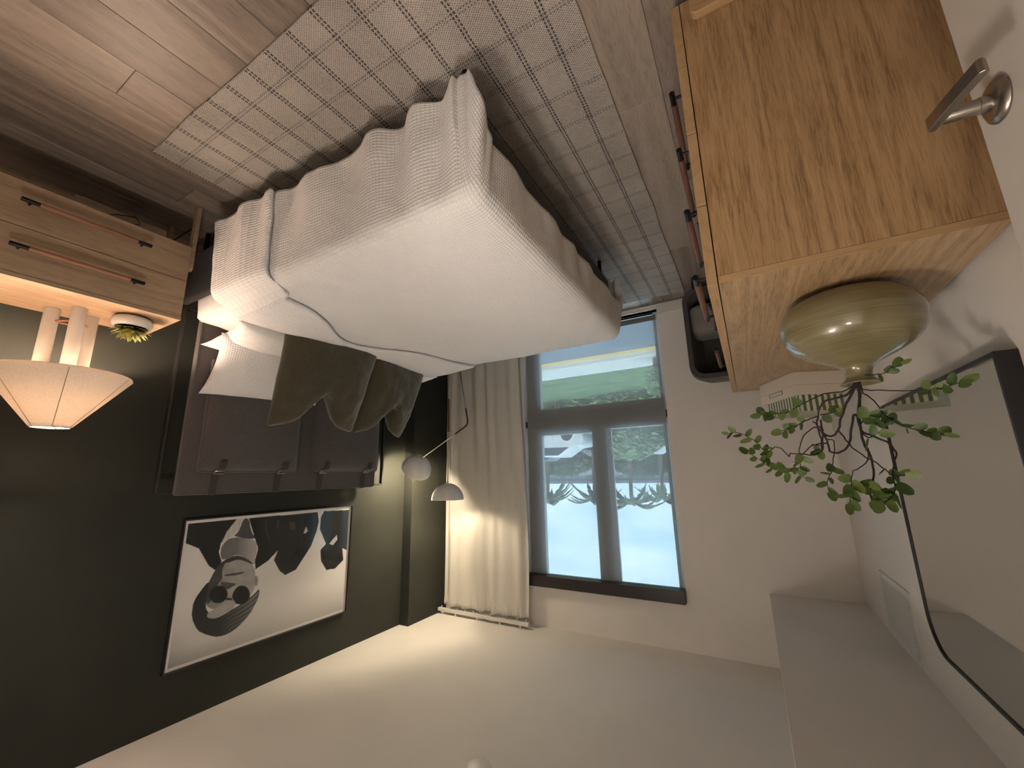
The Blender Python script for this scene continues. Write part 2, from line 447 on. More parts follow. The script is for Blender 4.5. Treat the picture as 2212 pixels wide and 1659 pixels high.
def lampshade_material():
    m, nt, b = nmat('linen_lampshade'); L = nt.links.new
    out = nt.nodes['Material Output']
    tc = N(nt, 'ShaderNodeTexCoord')
    nz = N(nt, 'ShaderNodeTexNoise', Scale=160.0, Detail=3.0); L(tc.outputs['Object'], nz.inputs['Vector'])
    r = ramp(nt, [(0.3, (0.66, 0.58, 0.50)), (0.7, (0.78, 0.70, 0.62))]); L(nz.outputs['Fac'], r.inputs['Fac'])
    L(r.outputs['Color'], b.inputs['Base Color']); b.inputs['Roughness'].default_value = 0.85
    tr = N(nt, 'ShaderNodeBsdfTranslucent'); tr.inputs['Color'].default_value = (0.86, 0.74, 0.60, 1)
    mx = N(nt, 'ShaderNodeMixShader'); mx.inputs[0].default_value = 0.13
    L(b.outputs[0], mx.inputs[1]); L(tr.outputs[0], mx.inputs[2]); L(mx.outputs[0], out.inputs['Surface'])
    return m
MT['lampshade'] = lampshade_material()

def screen_material():
    """open-weave solar screen: part of the light passes straight through, part is scattered"""
    m, nt, b = nmat('solar_screen_mesh'); L = nt.links.new
    out = nt.nodes['Material Output']
    b.inputs['Base Color'].default_value = (0.42, 0.41, 0.40, 1); b.inputs['Roughness'].default_value = 0.8
    t = N(nt, 'ShaderNodeBsdfTransparent'); t.inputs['Color'].default_value = (0.97, 1.0, 1.0, 1)
    tl = N(nt, 'ShaderNodeBsdfTranslucent'); tl.inputs['Color'].default_value = (0.20, 0.21, 0.22, 1)
    m1 = N(nt, 'ShaderNodeMixShader'); m1.inputs[0].default_value = 0.42
    L(b.outputs[0], m1.inputs[1]); L(tl.outputs[0], m1.inputs[2])
    m2 = N(nt, 'ShaderNodeMixShader'); m2.inputs[0].default_value = 0.40
    L(m1.outputs[0], m2.inputs[1]); L(t.outputs[0], m2.inputs[2]); L(m2.outputs[0], out.inputs['Surface'])
    return m
MT['screen'] = screen_material()

def stripe_material(w):
    m, nt, b = nmat('green_white_stripe'); L = nt.links.new
    tc = N(nt, 'ShaderNodeTexCoord'); sp = N(nt, 'ShaderNodeSeparateXYZ'); L(tc.outputs['UV'], sp.inputs[0])
    f = mth(nt, 'LESS_THAN', mth(nt, 'FRACT', mth(nt, 'DIVIDE', sp.outputs['X'], w)), 0.5)
    mx = N(nt, 'ShaderNodeMixRGB'); mx.inputs['Color1'].default_value = (0.60, 0.54, 0.46, 1); mx.inputs['Color2'].default_value = (0.085, 0.135, 0.060, 1)
    L(f, mx.inputs['Fac']); L(mx.outputs['Color'], b.inputs['Base Color']); b.inputs['Roughness'].default_value = 0.6
    return m
MT['stripe'] = stripe_material(0.030)

def leaf_material(name, c0, c1, c2):
    m, nt, b = nmat(name); L = nt.links.new
    oi = N(nt, 'ShaderNodeObjectInfo'); tc = N(nt, 'ShaderNodeTexCoord')
    nz = N(nt, 'ShaderNodeTexNoise', Scale=3.0, Detail=2.0); L(tc.outputs['Generated'], nz.inputs['Vector'])
    v = mth(nt, 'ADD', mth(nt, 'MULTIPLY', oi.outputs['Random'], 0.6), mth(nt, 'MULTIPLY', nz.outputs['Fac'], 0.5))
    r = ramp(nt, [(0.15, c0), (0.5, c1), (0.95, c2)]); L(v, r.inputs['Fac'])
    L(r.outputs['Color'], b.inputs['Base Color']); b.inputs['Roughness'].default_value = 0.5
    out = nt.nodes['Material Output']
    tl = N(nt, 'ShaderNodeBsdfTranslucent'); L(r.outputs['Color'], tl.inputs['Color'])
    mx = N(nt, 'ShaderNodeMixShader'); mx.inputs[0].default_value = 0.2
    L(b.outputs[0], mx.inputs[1]); L(tl.outputs[0], mx.inputs[2]); L(mx.outputs[0], out.inputs['Surface'])
    return m
MT['leaf'] = leaf_material('branch_leaf', (0.035, 0.070, 0.016), (0.075, 0.125, 0.028), (0.15, 0.19, 0.045))
MT['succ'] = leaf_material('succulent_leaf', (0.06, 0.075, 0.02), (0.16, 0.17, 0.045), (0.36, 0.33, 0.10))

# ================================================================ THE ROOM
XL, XR = -0.529, 2.962          # mirror wall, green wall
YN, YF = -0.02, 3.58            # door wall (the camera stands in its doorway), window wall
ZC, ZS = 2.766, 2.300           # ceiling, underside of the dropped soffit
SOFX = -0.004
DX0, DX1, DZ = -0.405, 0.56, 2.36    # doorway
WX0, WX1, WZ0, WZ1 = 0.548, 1.900, 0.045, 2.430   # window opening
TH = 0.14

struct(MB().box((XL-TH, -1.6, -0.12), (XR+TH, YF+TH, -0.004)).build('floor', MT['gap']))
floor_o = bpy.data.objects['floor']
# planks run towards the window, each one a piece of its own
PW = 0.1807; PX = 0.1150; PLEN = 1.235
_pm = {}
def plank_mesh(w, l):
    k = (round(w, 4), round(l, 4))
    if k not in _pm:
        c = 0.0012; t = 0.0011
        a, bb = w/2 - 0.0006, l/2 - 0.0006
        v = [(-a,-bb,-0.004),(a,-bb,-0.004),(a,bb,-0.004),(-a,bb,-0.004),(-a,-bb,-t),(a,-bb,-t),(a,bb,-t),(-a,bb,-t),
             (-a+c,-bb+c,0),(a-c,-bb+c,0),(a-c,bb-c,0),(-a+c,bb-c,0)]
        f = [(0,1,5,4),(1,2,6,5),(2,3,7,6),(3,0,4,7),(4,5,9,8),(5,6,10,9),(6,7,11,10),(7,4,8,11),(8,9,10,11)]
        _pm[k] = MB().add(v, f).mesh('plank', MT['plank'])
    return _pm[k]
k0 = int(math.floor((XL-PX)/PW))
JOINT = {9: 0.37, 0: 1.456, -1: 0.80, 1: 2.30, 5: 0.78, 6: 1.05, 7: 0.70, 8: 1.00, 10: 0.92, 11: 1.12, 12: 0.78, 13: 0.98}
for k in range(k0, 17):
    x0, x1 = max(XL, PX+k*PW), min(XR, PX+(k+1)*PW)
    if x1-x0 < 0.01: continue
    j = JOINT.get(k, random.uniform(0, PLEN))
    y = j - PLEN*math.ceil((j+0.9)/PLEN)
    while y < YF:
        a, bb = max(y, -1.0), min(y+PLEN, YF)
        if bb-a > 0.02:
            o = bpy.data.objects.new('plank', plank_mesh(x1-x0, bb-a)); COL.objects.link(o)
            o.location = ((x0+x1)/2, (a+bb)/2, 0); adopt(o, floor_o)
        y += PLEN

# ceiling and the dropped soffit over the dresser
ceil_o = struct(MB().box((XL-TH, -1.6, ZC), (XR+TH, YF+TH, ZC+0.12)).build('ceiling', MT['ceil']))
struct(MB().box((XL, YN, ZS), (SOFX, YF, ZC)).build('trim_1', MT['wall']), 'dropped ceiling soffit along the mirror wall')
# walls
struct(MB().box((XL-TH, -1.6, 0), (XL, YF+TH, ZC)).build('wall_left', MT['wall']))
struct(MB().box((XR, -1.6, 0), (XR+TH, YF+TH, ZC)).build('wall_right', MT['green']))
struct(MB().box((2.857, 3.038, 0), (XR, YF, ZC)).build('trim_2', MT['green']), 'dark green boxed pilaster in the window corner')
w = MB()
w.box((XL, YF, 0), (WX0, YF+TH, ZC)); w.box((WX1, YF, 0), (XR, YF+TH, ZC))
w.box((WX0, YF, 0), (WX1, YF+TH, WZ0)); w.box((WX0, YF, WZ1), (WX1, YF+TH, ZC))
struct(w.build('wall_far', MT['wall']))
w = MB()
w.box((XL, YN-TH, 0), (DX0, YN, ZC)); w.box((DX1, YN-TH, 0), (XR, YN, ZC)); w.box((DX0, YN-TH, DZ), (DX1, YN, ZC))
struct(w.build('wall_near', MT['wall']))
struct(MB().box((XL-TH, -1.6-TH, 0), (XR+TH, -1.6, ZC)).build('wall_hall', MT['wall']))
# door casing and baseboards
w = MB()
w.box((DX1, YN, 0), (DX1+0.06, YN+0.012, DZ+0.06)); w.box((DX0-0.012, YN, DZ), (DX1, YN+0.012, DZ+0.06))
struct(w.build('trim_3', MT['trim'], bevel=0.003), 'white door casing')
BH, BT = 0.10, 0.013
struct(MB().box((XL, YN, 0), (XL+BT, YF, BH)).build('baseboard_left', MT['trim'], bevel=0.004))
struct(MB().box((XL+BT, YF-BT, 0), (WX0-0.002, YF, BH)).build('baseboard_far', MT['trim'], bevel=0.004))
struct(MB().box((WX1+0.002, YF-BT, 0), (2.857, YF, BH)).build('baseboard_corner', MT['trim'], bevel=0.004))
struct(MB().box((XR-BT, YN, 0), (XR, 3.038, BH)).build('baseboard_right', MT['trim'], bevel=0.004))
struct(MB().box((DX1+0.06, YN, 0), (XR-BT, YN+BT, BH)).build('baseboard_near', MT['trim'], bevel=0.004))

# ---- window: frame members and three panes
FY0, FY1 = 3.645, 3.700
win = struct(MB().box((WX0, FY0, WZ0), (0.600, FY1, WZ1)).build('window_1', MT['trim'], bevel=0.004), 'tall white window of one low and two upper lights')
def wpart(name, a, b_, mat='trim', bev=0.004):
    return MB().box(a, b_).build(name, MT[mat], win, bevel=bev)
wpart('stile', (1.745, FY0, WZ0), (WX1, FY1, WZ1))
wpart('bottom_rail', (0.600, FY0, WZ0), (1.745, FY1, 0.062), 'blackpaint')
wpart('middle_rail', (0.600, FY0-0.01, 0.826), (1.745, FY1, 1.062))
wpart('head_rail', (0.600, FY0, 2.362), (1.745, FY1, WZ1))
wpart('mullion', (1.096, FY0-0.008, 1.062), (1.232, FY1, 2.362))
wpart('sash_rail', (1.232, FY0+0.012, 1.062), (1.745, FY1, 1.082))
wpart('sash_stile', (1.060, FY0+0.022, 1.062), (1.096, FY1, 2.362))
for (a, c, z0, z1) in ((0.600, 1.745, 0.062, 0.826), (1.232, 1.745, 1.082, 2.362), (0.600, 1.060, 1.062, 2.362)):
    MB().box((a, 3.672, z0), (c, 3.677, z1)).build('pane', MT['glass'], win)
struct(MB().box((WX0, YF-0.004, WZ0-0.006), (WX1, FY0, WZ0)).build('window_sill', MT['trim']), 'low white window sill')

# ---- the open door, folded back beside the dresser
door = struct(MB().box((-0.405, YN+0.014, 0.012), (-0.365, 0.806, DZ-0.01)).build('door_1', MT['door'], bevel=0.002), 'white door standing open beside the dresser')
ly, lz = 0.748, 0.955
MB().lathe([(0.0, 0.0), (0.029, 0.0), (0.031, 0.003), (0.030, 0.006), (0.022, 0.011), (0.0, 0.012)], 40, (-0.365, ly, lz), (1,0,0)).build('lever_rose', MT['nickel'], door, smooth=40)
MB().lathe([(0.0, 0.010), (0.0115, 0.010), (0.0115, 0.022), (0.0105, 0.023), (0.0105, 0.056), (0.009, 0.060), (0.0, 0.060)], 28, (-0.365, ly, lz), (1,0,0)).build('lever_neck', MT['nickel'], door, smooth=40)
# flat blade turning back towards the door as it leaves the neck
prof = [(0.070, 0.013), (0.066, 0.0), (0.056, -0.045), (0.046, -0.082), (0.051, -0.087), (0.057, -0.085), (0.068, -0.045), (0.080, 0.006), (0.078, 0.012)]
MB().prism(prof, lambda p: (-0.365+p[0]-0.006, ly+p[1], lz-0.0105), lambda p: (-0.365+p[0]-0.006, ly+p[1], lz+0.0105)).build('lever_blade', MT['nickel'], door, bevel=0.002)
for z in (0.25, 1.05, 1.85):
    MB().lathe([(0, -0.05), (0.007, -0.05), (0.007, 0.05), (0, 0.05)], 12, (-0.358, YN+0.016, z)).build('hinge', MT['nickel'], door, smooth=40)

# ---- unseen ceiling lamps added to brighten the room: one in the hallway behind the camera, one in the bedroom just inside the door
def fill_light(label, x, y, R_, P_, col, nm):
    t = thing('added_fill_light', label, 'fill light', (x, y, ZC-0.06))
    MB().lathe([(0.0, 0.0), (R_*0.80, 0.003), (R_*0.97, 0.016), (R_, 0.040), (0.0, 0.040)], 40, (x, y, ZC-0.06)).build('diffuser', emitter(nm, col, P_/(pi*pi*R_*R_*1.25)), t, smooth=40)
    MB().lathe([(0.0, 0.040), (R_*1.05, 0.040), (R_*1.05, 0.0598), (0.0, 0.0598)], 40, (x, y, ZC-0.06)).build('base', MT['enamel'], t, smooth=40)
fill_light('added unseen fill lamp on the hallway ceiling behind the doorway', 0.15, -0.95, 0.16, P_HALL_FILL, P_HALL_FILL_COL, 'hall_fill')
fill_light('added unseen fill lamp on the bedroom ceiling just inside the door', 0.85, 0.22, 0.15, P_CEIL_FILL, P_CEIL_FILL_COL, 'bedroom_fill')

# ---- round cover plate on the ceiling
MB().lathe([(0.0, 0.0), (0.048, 0.0), (0.056, 0.003), (0.057, 0.010), (0.0, 0.010)], 40, (1.262, 1.835, ZC-0.010)).build('ceiling_cover_plate', MT['enamel'], smooth=40)
setp(bpy.data.objects['ceiling_cover_plate'], 'small round white cover plate on the ceiling', 'cover plate')

# ---- louvred grille high on the mirror wall
gr = thing('wall_grille', 'white louvred air grille high on the mirror wall under the soffit', 'vent', (XL, 2.78, 2.13))
GY0, GY1, GZ0, GZ1 = 2.50, 3.00, 1.985, 2.270
g = MB()
_o = [(GY0, GZ0), (GY1, GZ0), (GY1, GZ1), (GY0, GZ1)]; _i = [(GY0+0.03, GZ0+0.03), (GY1-0.03, GZ0+0.03), (GY1-0.03, GZ1-0.03), (GY0+0.03, GZ1-0.03)]
g.v = [(x, p[0], p[1]) for x in (XL+0.0003, XL+0.0065) for q in (_o, _i) for p in q]
for i in range(4):
    j = (i+1) % 4
    for a_, b_ in ((0, 4), (8, 12), (0, 8), (4, 12)): g.f.append((a_+i, a_+j, b_+j, b_+i))
g.build('frame', MT['trim'], gr)
MB().box((XL, GY0+0.03, GZ0+0.03), (XL+0.0015, GY1-0.03, GZ1-0.03)).build('backing', MT['trim'], gr)
nsl = 13
for i in range(nsl):
    z = GZ0+0.036 + (GZ1-GZ0-0.072)*i/(nsl-1)
    MB().obox((XL+0.0078, (GY0+GY1)/2, z), Vector((0,1,0)), Vector((0.75,0,0.66)), Vector((0.66,0,-0.75)), (GY1-GY0)/2-0.031, 0.0085, 0.0008).build('slat', MT['trim'], gr)

# ================================================================ RUG
RX0, RX1, RY0, RY1 = 0.290, 2.140, 0.560, 3.390
def rug_pt(u, v, top):
    x = RX0 + (RX1-RX0)*u; y = RY0 + (RY1-RY0)*v
    e = 0.006*fbm(x*3, y*3)
    if u in (0, 1): x += e
    if v in (0, 1): y += e
    lift = 0.0
    if v > 0.955: lift = 0.010*max(0, sin(x*5.0+0.6))*(v-0.955)/0.045
    return (x, y, (0.0115 + 0.0012*fbm(x*6, y*6, 4) + lift) if top else 0.001)
rg = MB(); NU, NV = 60, 90
rg.grid(lambda u, v: rug_pt(u, v, True), NU, NV)
n0 = len(rg.v)
rg.grid(lambda u, v: rug_pt(u, v, False), NU, NV)
W = NV+1
edge = [(i, 0) for i in range(NU)] + [(NU, j) for j in range(NV)] + [(i, NV) for i in range(NU, 0, -1)] + [(0, j) for j in range(NV, 0, -1)]
idx = [i*W+j for i, j in edge]
for k in range(len(idx)):
    a, c = idx[k], idx[(k+1) % len(idx)]
    rg.f.append((a, c, n0+c, n0+a))
rug = rg.build('area_rug', MT['rug'], smooth=50)
setp(rug, 'flatwoven grey-beige plaid wool rug with dark dashed lines under the bed', 'rug')

# ================================================================ BED
BY0, BY1, BX0, BX1 = 0.965, 2.600, 0.690, 2.735
bed = thing('bed', 'bed with charcoal felt headboard, dark upholstered rails and thin black legs', 'bed', (1.72, 1.78, 0.0))
MB().box((BX0+0.05, BY0, 0.150), (BX1+0.06, BY0+0.055, 0.430)).build('side_rail', MT['felt_dark'], bed, bevel=0.018, seg=3)
MB().box((BX0+0.05, BY1-0.055, 0.150), (BX1+0.06, BY1, 0.430)).build('side_rail', MT['felt_dark'], bed, bevel=0.018, seg=3)
MB().box((BX0, BY0, 0.150), (BX0+0.052, BY1, 0.430)).build('foot_rail', MT['felt_dark'], bed, bevel=0.018, seg=3)
MB().box((BX0+0.05, BY0+0.05, 0.24), (BX1, BY1-0.05, 0.275)).build('slat_base', MT['felt_dark'], bed)
for (x, y) in ((0.722, 0.975), (0.735, 2.560), (2.65, 1.01), (2.65, 2.555), (1.75, 1.78)):
    zf = 0.0125 if (x < RX1) else 0.0
    MB().tube([(x, y, zf+0.001), (x, y, 0.155)], 0.0125, 14).build('leg', MT['black'], bed, smooth=40)
# headboard: thin black outline frame, thick felt panel, two hung cushions
HXF = 2.800
fr = MB()
HF = dict(y0=1.010, y1=2.610, z1=1.516)
for a, c in (((HXF, HF['y0'], 0.0), (HXF+0.03, HF['y0']+0.014, HF['z1'])), ((HXF, HF['y1']-0.014, 0.0), (HXF+0.03, HF['y1'], HF['z1'])),
             ((HXF, HF['y0']+0.014, HF['z1']-0.014), (HXF+0.03, HF['y1']-0.014, HF['z1'])), ((HXF, HF['y0']+0.014, 0.43), (HXF+0.03, HF['y1']-0.014, 0.445))):
    fr.box(a, c)
fr.build('headboard_frame', MT['blackpaint'], bed, bevel=0.003)
MB().box((2.748, 1.085, 0.30), (2.800, 2.468, 1.526)).build('headboard_panel', MT['felt'], bed, bevel=0.014, seg=3)
def loop_piping(name, x, y0, y1, z0, z1, r, mat, parent):
    c = 0.02; pts = []
    for (cy, cz, a0) in ((y1-c, z1-c, 0), (y0+c, z1-c, 90), (y0+c, z0+c, 180), (y1-c, z0+c, 270)):
        for k in range(5):
            a = radians(a0 + 22.5*k); pts.append((x, cy+c*cos(a), cz+c*sin(a)))
    pts.append(pts[0])
    return MB().tube(pts, r, 6, cap=False).build(name, mat, parent, smooth=60)
loop_piping('panel_piping', 2.749, 1.089, 2.464, 0.31, 1.522, 0.0045, MT['felt'], bed)
def puff_panel(y0, y1, z0, z1, x0, t):
    def f(u, v):
        a = 2*u-1; bq = 2*v-1
        h = ((1-a**8)*(1-bq**8))**0.5
        y = y0+(y1-y0)*u; z = z0+(z1-z0)*v
        return (x0 - t*(0.36+0.64*h) - 0.004*fbm(y*9, z*9, 2)*h, y, z)
    m_ = MB(); m_.grid(f, 26, 28)
    n = len(m_.v); m_.grid(lambda u, v: (x0, y0+(y1-y0)*u, z0+(z1-z0)*v), 26, 28)
    Wd = 29; ed = [(i, 0) for i in range(26)] + [(26, j) for j in range(28)] + [(i, 28) for i in range(26, 0, -1)] + [(0, j) for j in range(28, 0, -1)]
    ix = [i*Wd+j for i, j in ed]
    for k in range(len(ix)):
        a, c = ix[k], ix[(k+1) % len(ix)]
        m_.f.append((a, c, n+c, n+a))
    return m_
for (y0, y1, straps) in ((1.165, 1.752, (1.262, 1.640)), (1.874, 2.462, (1.950, 2.342))):
    cu = puff_panel(y0, y1, 0.735, 1.397, 2.748, 0.074).build('headboard_cushion', MT['felt'], bed, smooth=50)
    loop_piping('piping', 2.720, y0, y1, 0.735, 1.397, 0.0055, MT['felt'], cu)
    for s in straps:
        # strap comes over the panel top and down onto the cushion, tapering through a ring
        st = MB()
        path = [(2.760, s, 1.529), (2.747, s-0.001, 1.528), (2.744, s-0.002, 1.505), (2.742, s, 1.44), (2.735, s+0.002, 1.412), (2.700, s+0.004, 1.400), (2.676, s+0.005, 1.376), (2.670, s+0.006, 1.335)]
        pv = []
        for p in path:
            for d in (-0.019, 0.019): pv.append((p[0], p[1]+d, p[2]))
        pf = [(2*i, 2*i+1, 2*i+3, 2*i+2) for i in range(len(path)-1)]
        so = st.add(pv, pf).build('strap', MT['felt_dark'], cu)
        sm = so.modifiers.new('thickness', 'SOLIDIFY'); sm.thickness = 0.003; sm.offset = 1
        rpts = [(2.712, s-0.024, 1.410), (2.712, s+0.026, 1.410), (2.690, s+0.028, 1.394), (2.690, s-0.022, 1.394), (2.712, s-0.024, 1.410)]
        MB().tube(rpts, 0.0026, 6).build('buckle', MT['chrome'], cu, smooth=60)

# ---- mattress in its white sheet
def rbox_surface(x0, x1, y0, y1, z0, z1, r, nz=0.004):
    """soft rounded box as a lat-long wrapped superellipsoid"""
    m_ = MB()
    cx, cy, cz = (x0+x1)/2, (y0+y1)/2, (z0+z1)/2
    hx, hy, hz = (x1-x0)/2, (y1-y0)/2, (z1-z0)/2
    def f(u, v):
        th = 2*pi*u; ph = pi*(v-0.5)
        d = Vector((cos(ph)*cos(th), cos(ph)*sin(th), sin(ph)))
        # project on the inner box, push out by r
        s = 1.0/max(abs(d.x)/hx, abs(d.y)/hy, abs(d.z)/hz, 1e-6)
        p = d*s
        q = Vector((max(-hx+r, min(hx-r, p.x)), max(-hy+r, min(hy-r, p.y)), max(-hz+r, min(hz-r, p.z))))
        n = p-q
        if n.length > 1e-6: p = q + n.normalized()*r
        w_ = nz*fbm(p.x*7, p.y*7, p.z*7)
        return (cx+p.x+d.x*w_, cy+p.y+d.y*w_, cz+p.z+d.z*w_)
    return m_, f
m_, f = rbox_surface(BX0+0.055, 2.722, BY0+0.058, BY1-0.058, 0.277, 0.565, 0.055, 0.009)
m_.grid(f, 120, 70)
mat_o = m_.build('mattress', MT['sheet'], smooth=80, weld=True)
setp(mat_o, 'thick mattress in a white fitted sheet on the bed frame', 'mattress')

# ---- duvet: cloth coordinates p (foot to head) and q (near to far side), draped over the edges
EX, EY0, EY1, ZT = 0.700, 0.990, 2.545, 0.600
LF, LS = 0.27, 0.46
RE = 0.060
def drop(s):
    """arc length over the edge -> (outward, downward)"""
    q = RE*pi/2
    if s <= q: return RE*sin(s/RE), RE*(1-cos(s/RE))
    return RE + 0.02*(s-q)/0.4, RE + (s-q)
def duvet_pt(p, q, off):
    """p: metres from the foot edge (negative hangs), q: metres across (0 = near edge)"""
    width = EY1-EY0
    a = max(0.0, -p); 
    if q < 0: bq, sd = -q, -1
    elif q > width: bq, sd = q-width, 1
    else: bq, sd = 0.0, 0
    x = EX + max(p, 0.0); y = EY0 + min(max(q, 0.0), width); z = ZT
    s = sqrt(a*a+bq*bq)
    if bq > 0 and sd < 0: s *= 1 + 0.13*exp(-((p-0.06)/0.14)**2)*min(1.0, bq/0.3)
    if s > 0.44: s = 0.44 + 0.065*(1-exp(-(s-0.44)/0.065))
    # puffiness of the top
    ix = min(max(p, 0)/0.25, 1.0); iy = min(max(min(q, width-q), 0)/0.25, 1.0)
    z += 0.018*sqrt(max(ix, 0)*max(iy, 0)+1e-9) + 0.008*fbm(x*2.6, y*2.6, 1.3) + 0.0025*fbm(x*8+y*3, y*6-x*2, 7.7) - 0.012
    if s <= 1e-6:
        return Vector((x, y, z+off))
    th = atan2(bq, a)                       # 0 = straight over the foot, 90deg = over the side
    out, dn = drop(s)
    corner = sin(2*th) if a > 0 and bq > 0 else 0.0
    # folds of the hanging cloth
    along = y*1.0 if a > bq else x
    w = min(1.0, max(0.0, (s-0.05)/0.30))
    if corner > 0:
        fold = 0.013*w*corner*sin(th*9.0+0.9)
        out += fold + 0.035*corner*w
    else:
        amp = 0.013 + 0.030*max(0.0, 1.0-abs(x-EX-0.15)/0.55)*(1 if bq > 0 else 0)
        out += w*amp*(0.8*sin(along*23.0+1.1*sin(along*7)) + 0.6*fbm(along*5.0, s*2.0, 9)) + 0.006*w*fbm(along*9.0+s*6.0, s*3.0, 4)
    out += off
    dx, dy = -cos(th), sd*sin(th)
    if sd == 0: dx, dy = -1.0, 0.0
    z = max(z - dn, 0.055)
    return Vector((x + dx*out, y + dy*out, z))
dv = MB()
def lerp(a, b_, t): return a+(b_-a)*t
width = EY1-EY0
PF = 2.185-EX                                   # where the head end is folded back
def inner_x(q):
    y = EY0+q
    return 1.80 + 0.28*exp(-((y-1.66)/0.33)**2) + 0.015*sin(y*9) - (0.0 if y > 1.02 else 0.06)
def fold_off(q):
    y = EY0+q
    return 0.03*sin(y*3.1+0.5) + 0.012*sin(y*8)
QS = [-LS + (width+2*LS)*j/190 for j in range(191)]
rows = []
NP = 120
for i in range(NP+1):
    t = i/NP
    rows.append([(lerp(-LF, PF+fold_off(q), t), q, 0.0) for q in QS])
for k in range(1, 9):                            # the rolled edge
    a = pi*k/9
    rows.append([(PF+fold_off(q)+0.024*sin(a), q, 0.024*(1-cos(a))) for q in QS])
NB = 26
for i in range(0, NB+1):
    t = i/NB
    rows.append([(lerp(PF+fold_off(q), inner_x(q)-EX, t), q, 0.048-0.012*t+0.006*sin(t*pi)) for q in QS])
rows.append([(inner_x(q)-EX-0.004, q, 0.030) for q in QS])
rows.append([(inner_x(q)-EX+0.004, q, 0.014) for q in QS])
arc = 0.0; arcs = [0.0]
for i in range(1, len(rows)):
    a, c = rows[i-1][95], rows[i][95]
    arc += sqrt((a[0]-c[0])**2 + (a[2]-c[2])**2); arcs.append(arc)
dv.uv = {}
for i, row in enumerate(rows):
    for j, (p, q, off) in enumerate(row):
        dv.uv[len(dv.v)] = (arcs[i], q+LS)
        dv.v.append(tuple(duvet_pt(p, q, off)))
Wd = len(QS)
for i in range(len(rows)-1):
    for j in range(Wd-1):
        dv.f.append((i*Wd+j, (i+1)*Wd+j, (i+1)*Wd+j+1, i*Wd+j+1))
duvet = dv.build('duvet', MT['duvet'], smooth=80)
so = duvet.modifiers.new('thickness', 'SOLIDIFY'); so.thickness = 0.010; so.offset = -1
setp(duvet, 'white waffle-weave duvet spread over the bed, folded back at the head', 'duvet')

# ---- pillows and cushions
def pillow_mesh(name, Wd_, Hd, T, mat, ear=0.08, n=30, chop=0.0, wr=0.006, seed=0, power=0.5, flap=0.0, droop=0.0):
    """lies in local XY (x width, y height, +z the face)"""
    m_ = MB()
    def f(u, v, sgn):
        a = 2*u-1; c = 2*v-1
        x = Wd_/2*a*(1-ear*(1-c*c)*abs(a)**2)
        y = Hd/2*c*(1-ear*(1-a*a)*abs(c)**2)
        prof = max(0.0, (1-abs(a)**2.4)*(1-abs(c)**2.4))**power
        z = sgn*T/2*prof
        wv = wr*fbm(x*9+seed, y*9, sgn*3.0)*prof**0.5
        z += sgn*wv
        if chop:
            # struck in the middle of the top edge: centre sinks, two ears stay up
            g = exp(-(a/0.34)**2) * max(0.0, (c+0.15)/1.15)**1.6
            y -= chop*g
            x *= 1 - 0.24*max(0.0, c)**1.5*(1-0.35*abs(a))
            z -= sgn*T*0.20*exp(-(a/0.10)**2)*max(0.0, c)**1.2*prof
        if droop: z -= droop*(a*a)
        return (x, y, z)
    uvf = lambda u, v: (u*Wd_, v*Hd)
    m_.grid(lambda u, v: f(u, v, 1), n, n, uvf)
    m_.grid(lambda u, v: f(u, v, -1), n, n, uvf)
    return m_
def pose(o, loc, xdir, ydir):
    xd = Vector(xdir).normalized(); yd = Vector(ydir); yd = (yd - xd*yd.dot(xd)).normalized(); zd = xd.cross(yd)
    R = Matrix((xd, yd, zd)).transposed()
    o.rotation_mode = 'XYZ'; o.rotation_euler = R.to_euler(); o.location = loc
    return o
def pillow(name, label, cat, loc, xdir, ydir, group=None, flap=None, **kw):
    mat = kw.pop('mat')
    o = pillow_mesh(name, mat=mat, **kw).build(name, mat, smooth=100, weld=True)
    pose(o, loc, xdir, ydir)
    return setp(o, label, cat, group)
# xdir runs along the headboard (far side = -width in view), ydir up the lean; face normal = xdir x ydir must look to the foot (-x)
FAR, NEAR = Vector((0, 1, 0)), Vector((0, -1, 0))
def lean(deg): return Vector((sin(radians(deg)), 0, cos(radians(deg))))
XD = NEAR    # NEAR x up = (-1,0,0): faces the foot
pa = pillow('sleeping_pillow', 'plump white sleeping pillow lying flat nearest the nightstand', 'pillow', (2.475, 1.42, 0.640), (0.05, -1, 0.0), (1, 0.05, 0.10), 'white sleeping pillows', mat=MT['sheet'], Wd_=0.70, Hd=0.46, T=0.15, ear=0.10, seed=1)
pb = pillow('sleeping_pillow', 'white sleeping pillow hidden behind the far olive cushion, lying flat', 'pillow', (2.455, 2.285, 0.640), (0, -1, 0), (1, 0, 0.08), 'white sleeping pillows', mat=MT['sheet'], Wd_=0.70, Hd=0.46, T=0.15, ear=0.10, seed=4)
ps = pillow('waffle_sham', 'white waffle-weave pillow leaning on the headboard beside the nightstand', 'pillow', (2.560, 1.44, 0.790), (0.10, -1, 0.02), lean(38), 'white waffle shams', mat=MT['duvet'], Wd_=0.70, Hd=0.40, T=0.15, ear=0.07, seed=7)
pt_ = pillow('waffle_sham', 'white waffle-weave pillow tucked behind the far olive cushion', 'pillow', (2.545, 2.325, 0.780), (-0.04, -1, 0.0), lean(40), 'white waffle shams', mat=MT['duvet'], Wd_=0.62, Hd=0.40, T=0.15, ear=0.07, seed=9)
o1 = pillow('throw_cushion', 'olive green velvet cushion with a chopped top, nearer the nightstand', 'cushion', (2.235, 1.575, 0.870), (0.10, -1, 0.0), lean(20), 'olive velvet cushions', mat=MT['velvet'], Wd_=0.64, Hd=0.60, T=0.20, ear=0.11, chop=0.22, n=48, seed=2, wr=0.013)
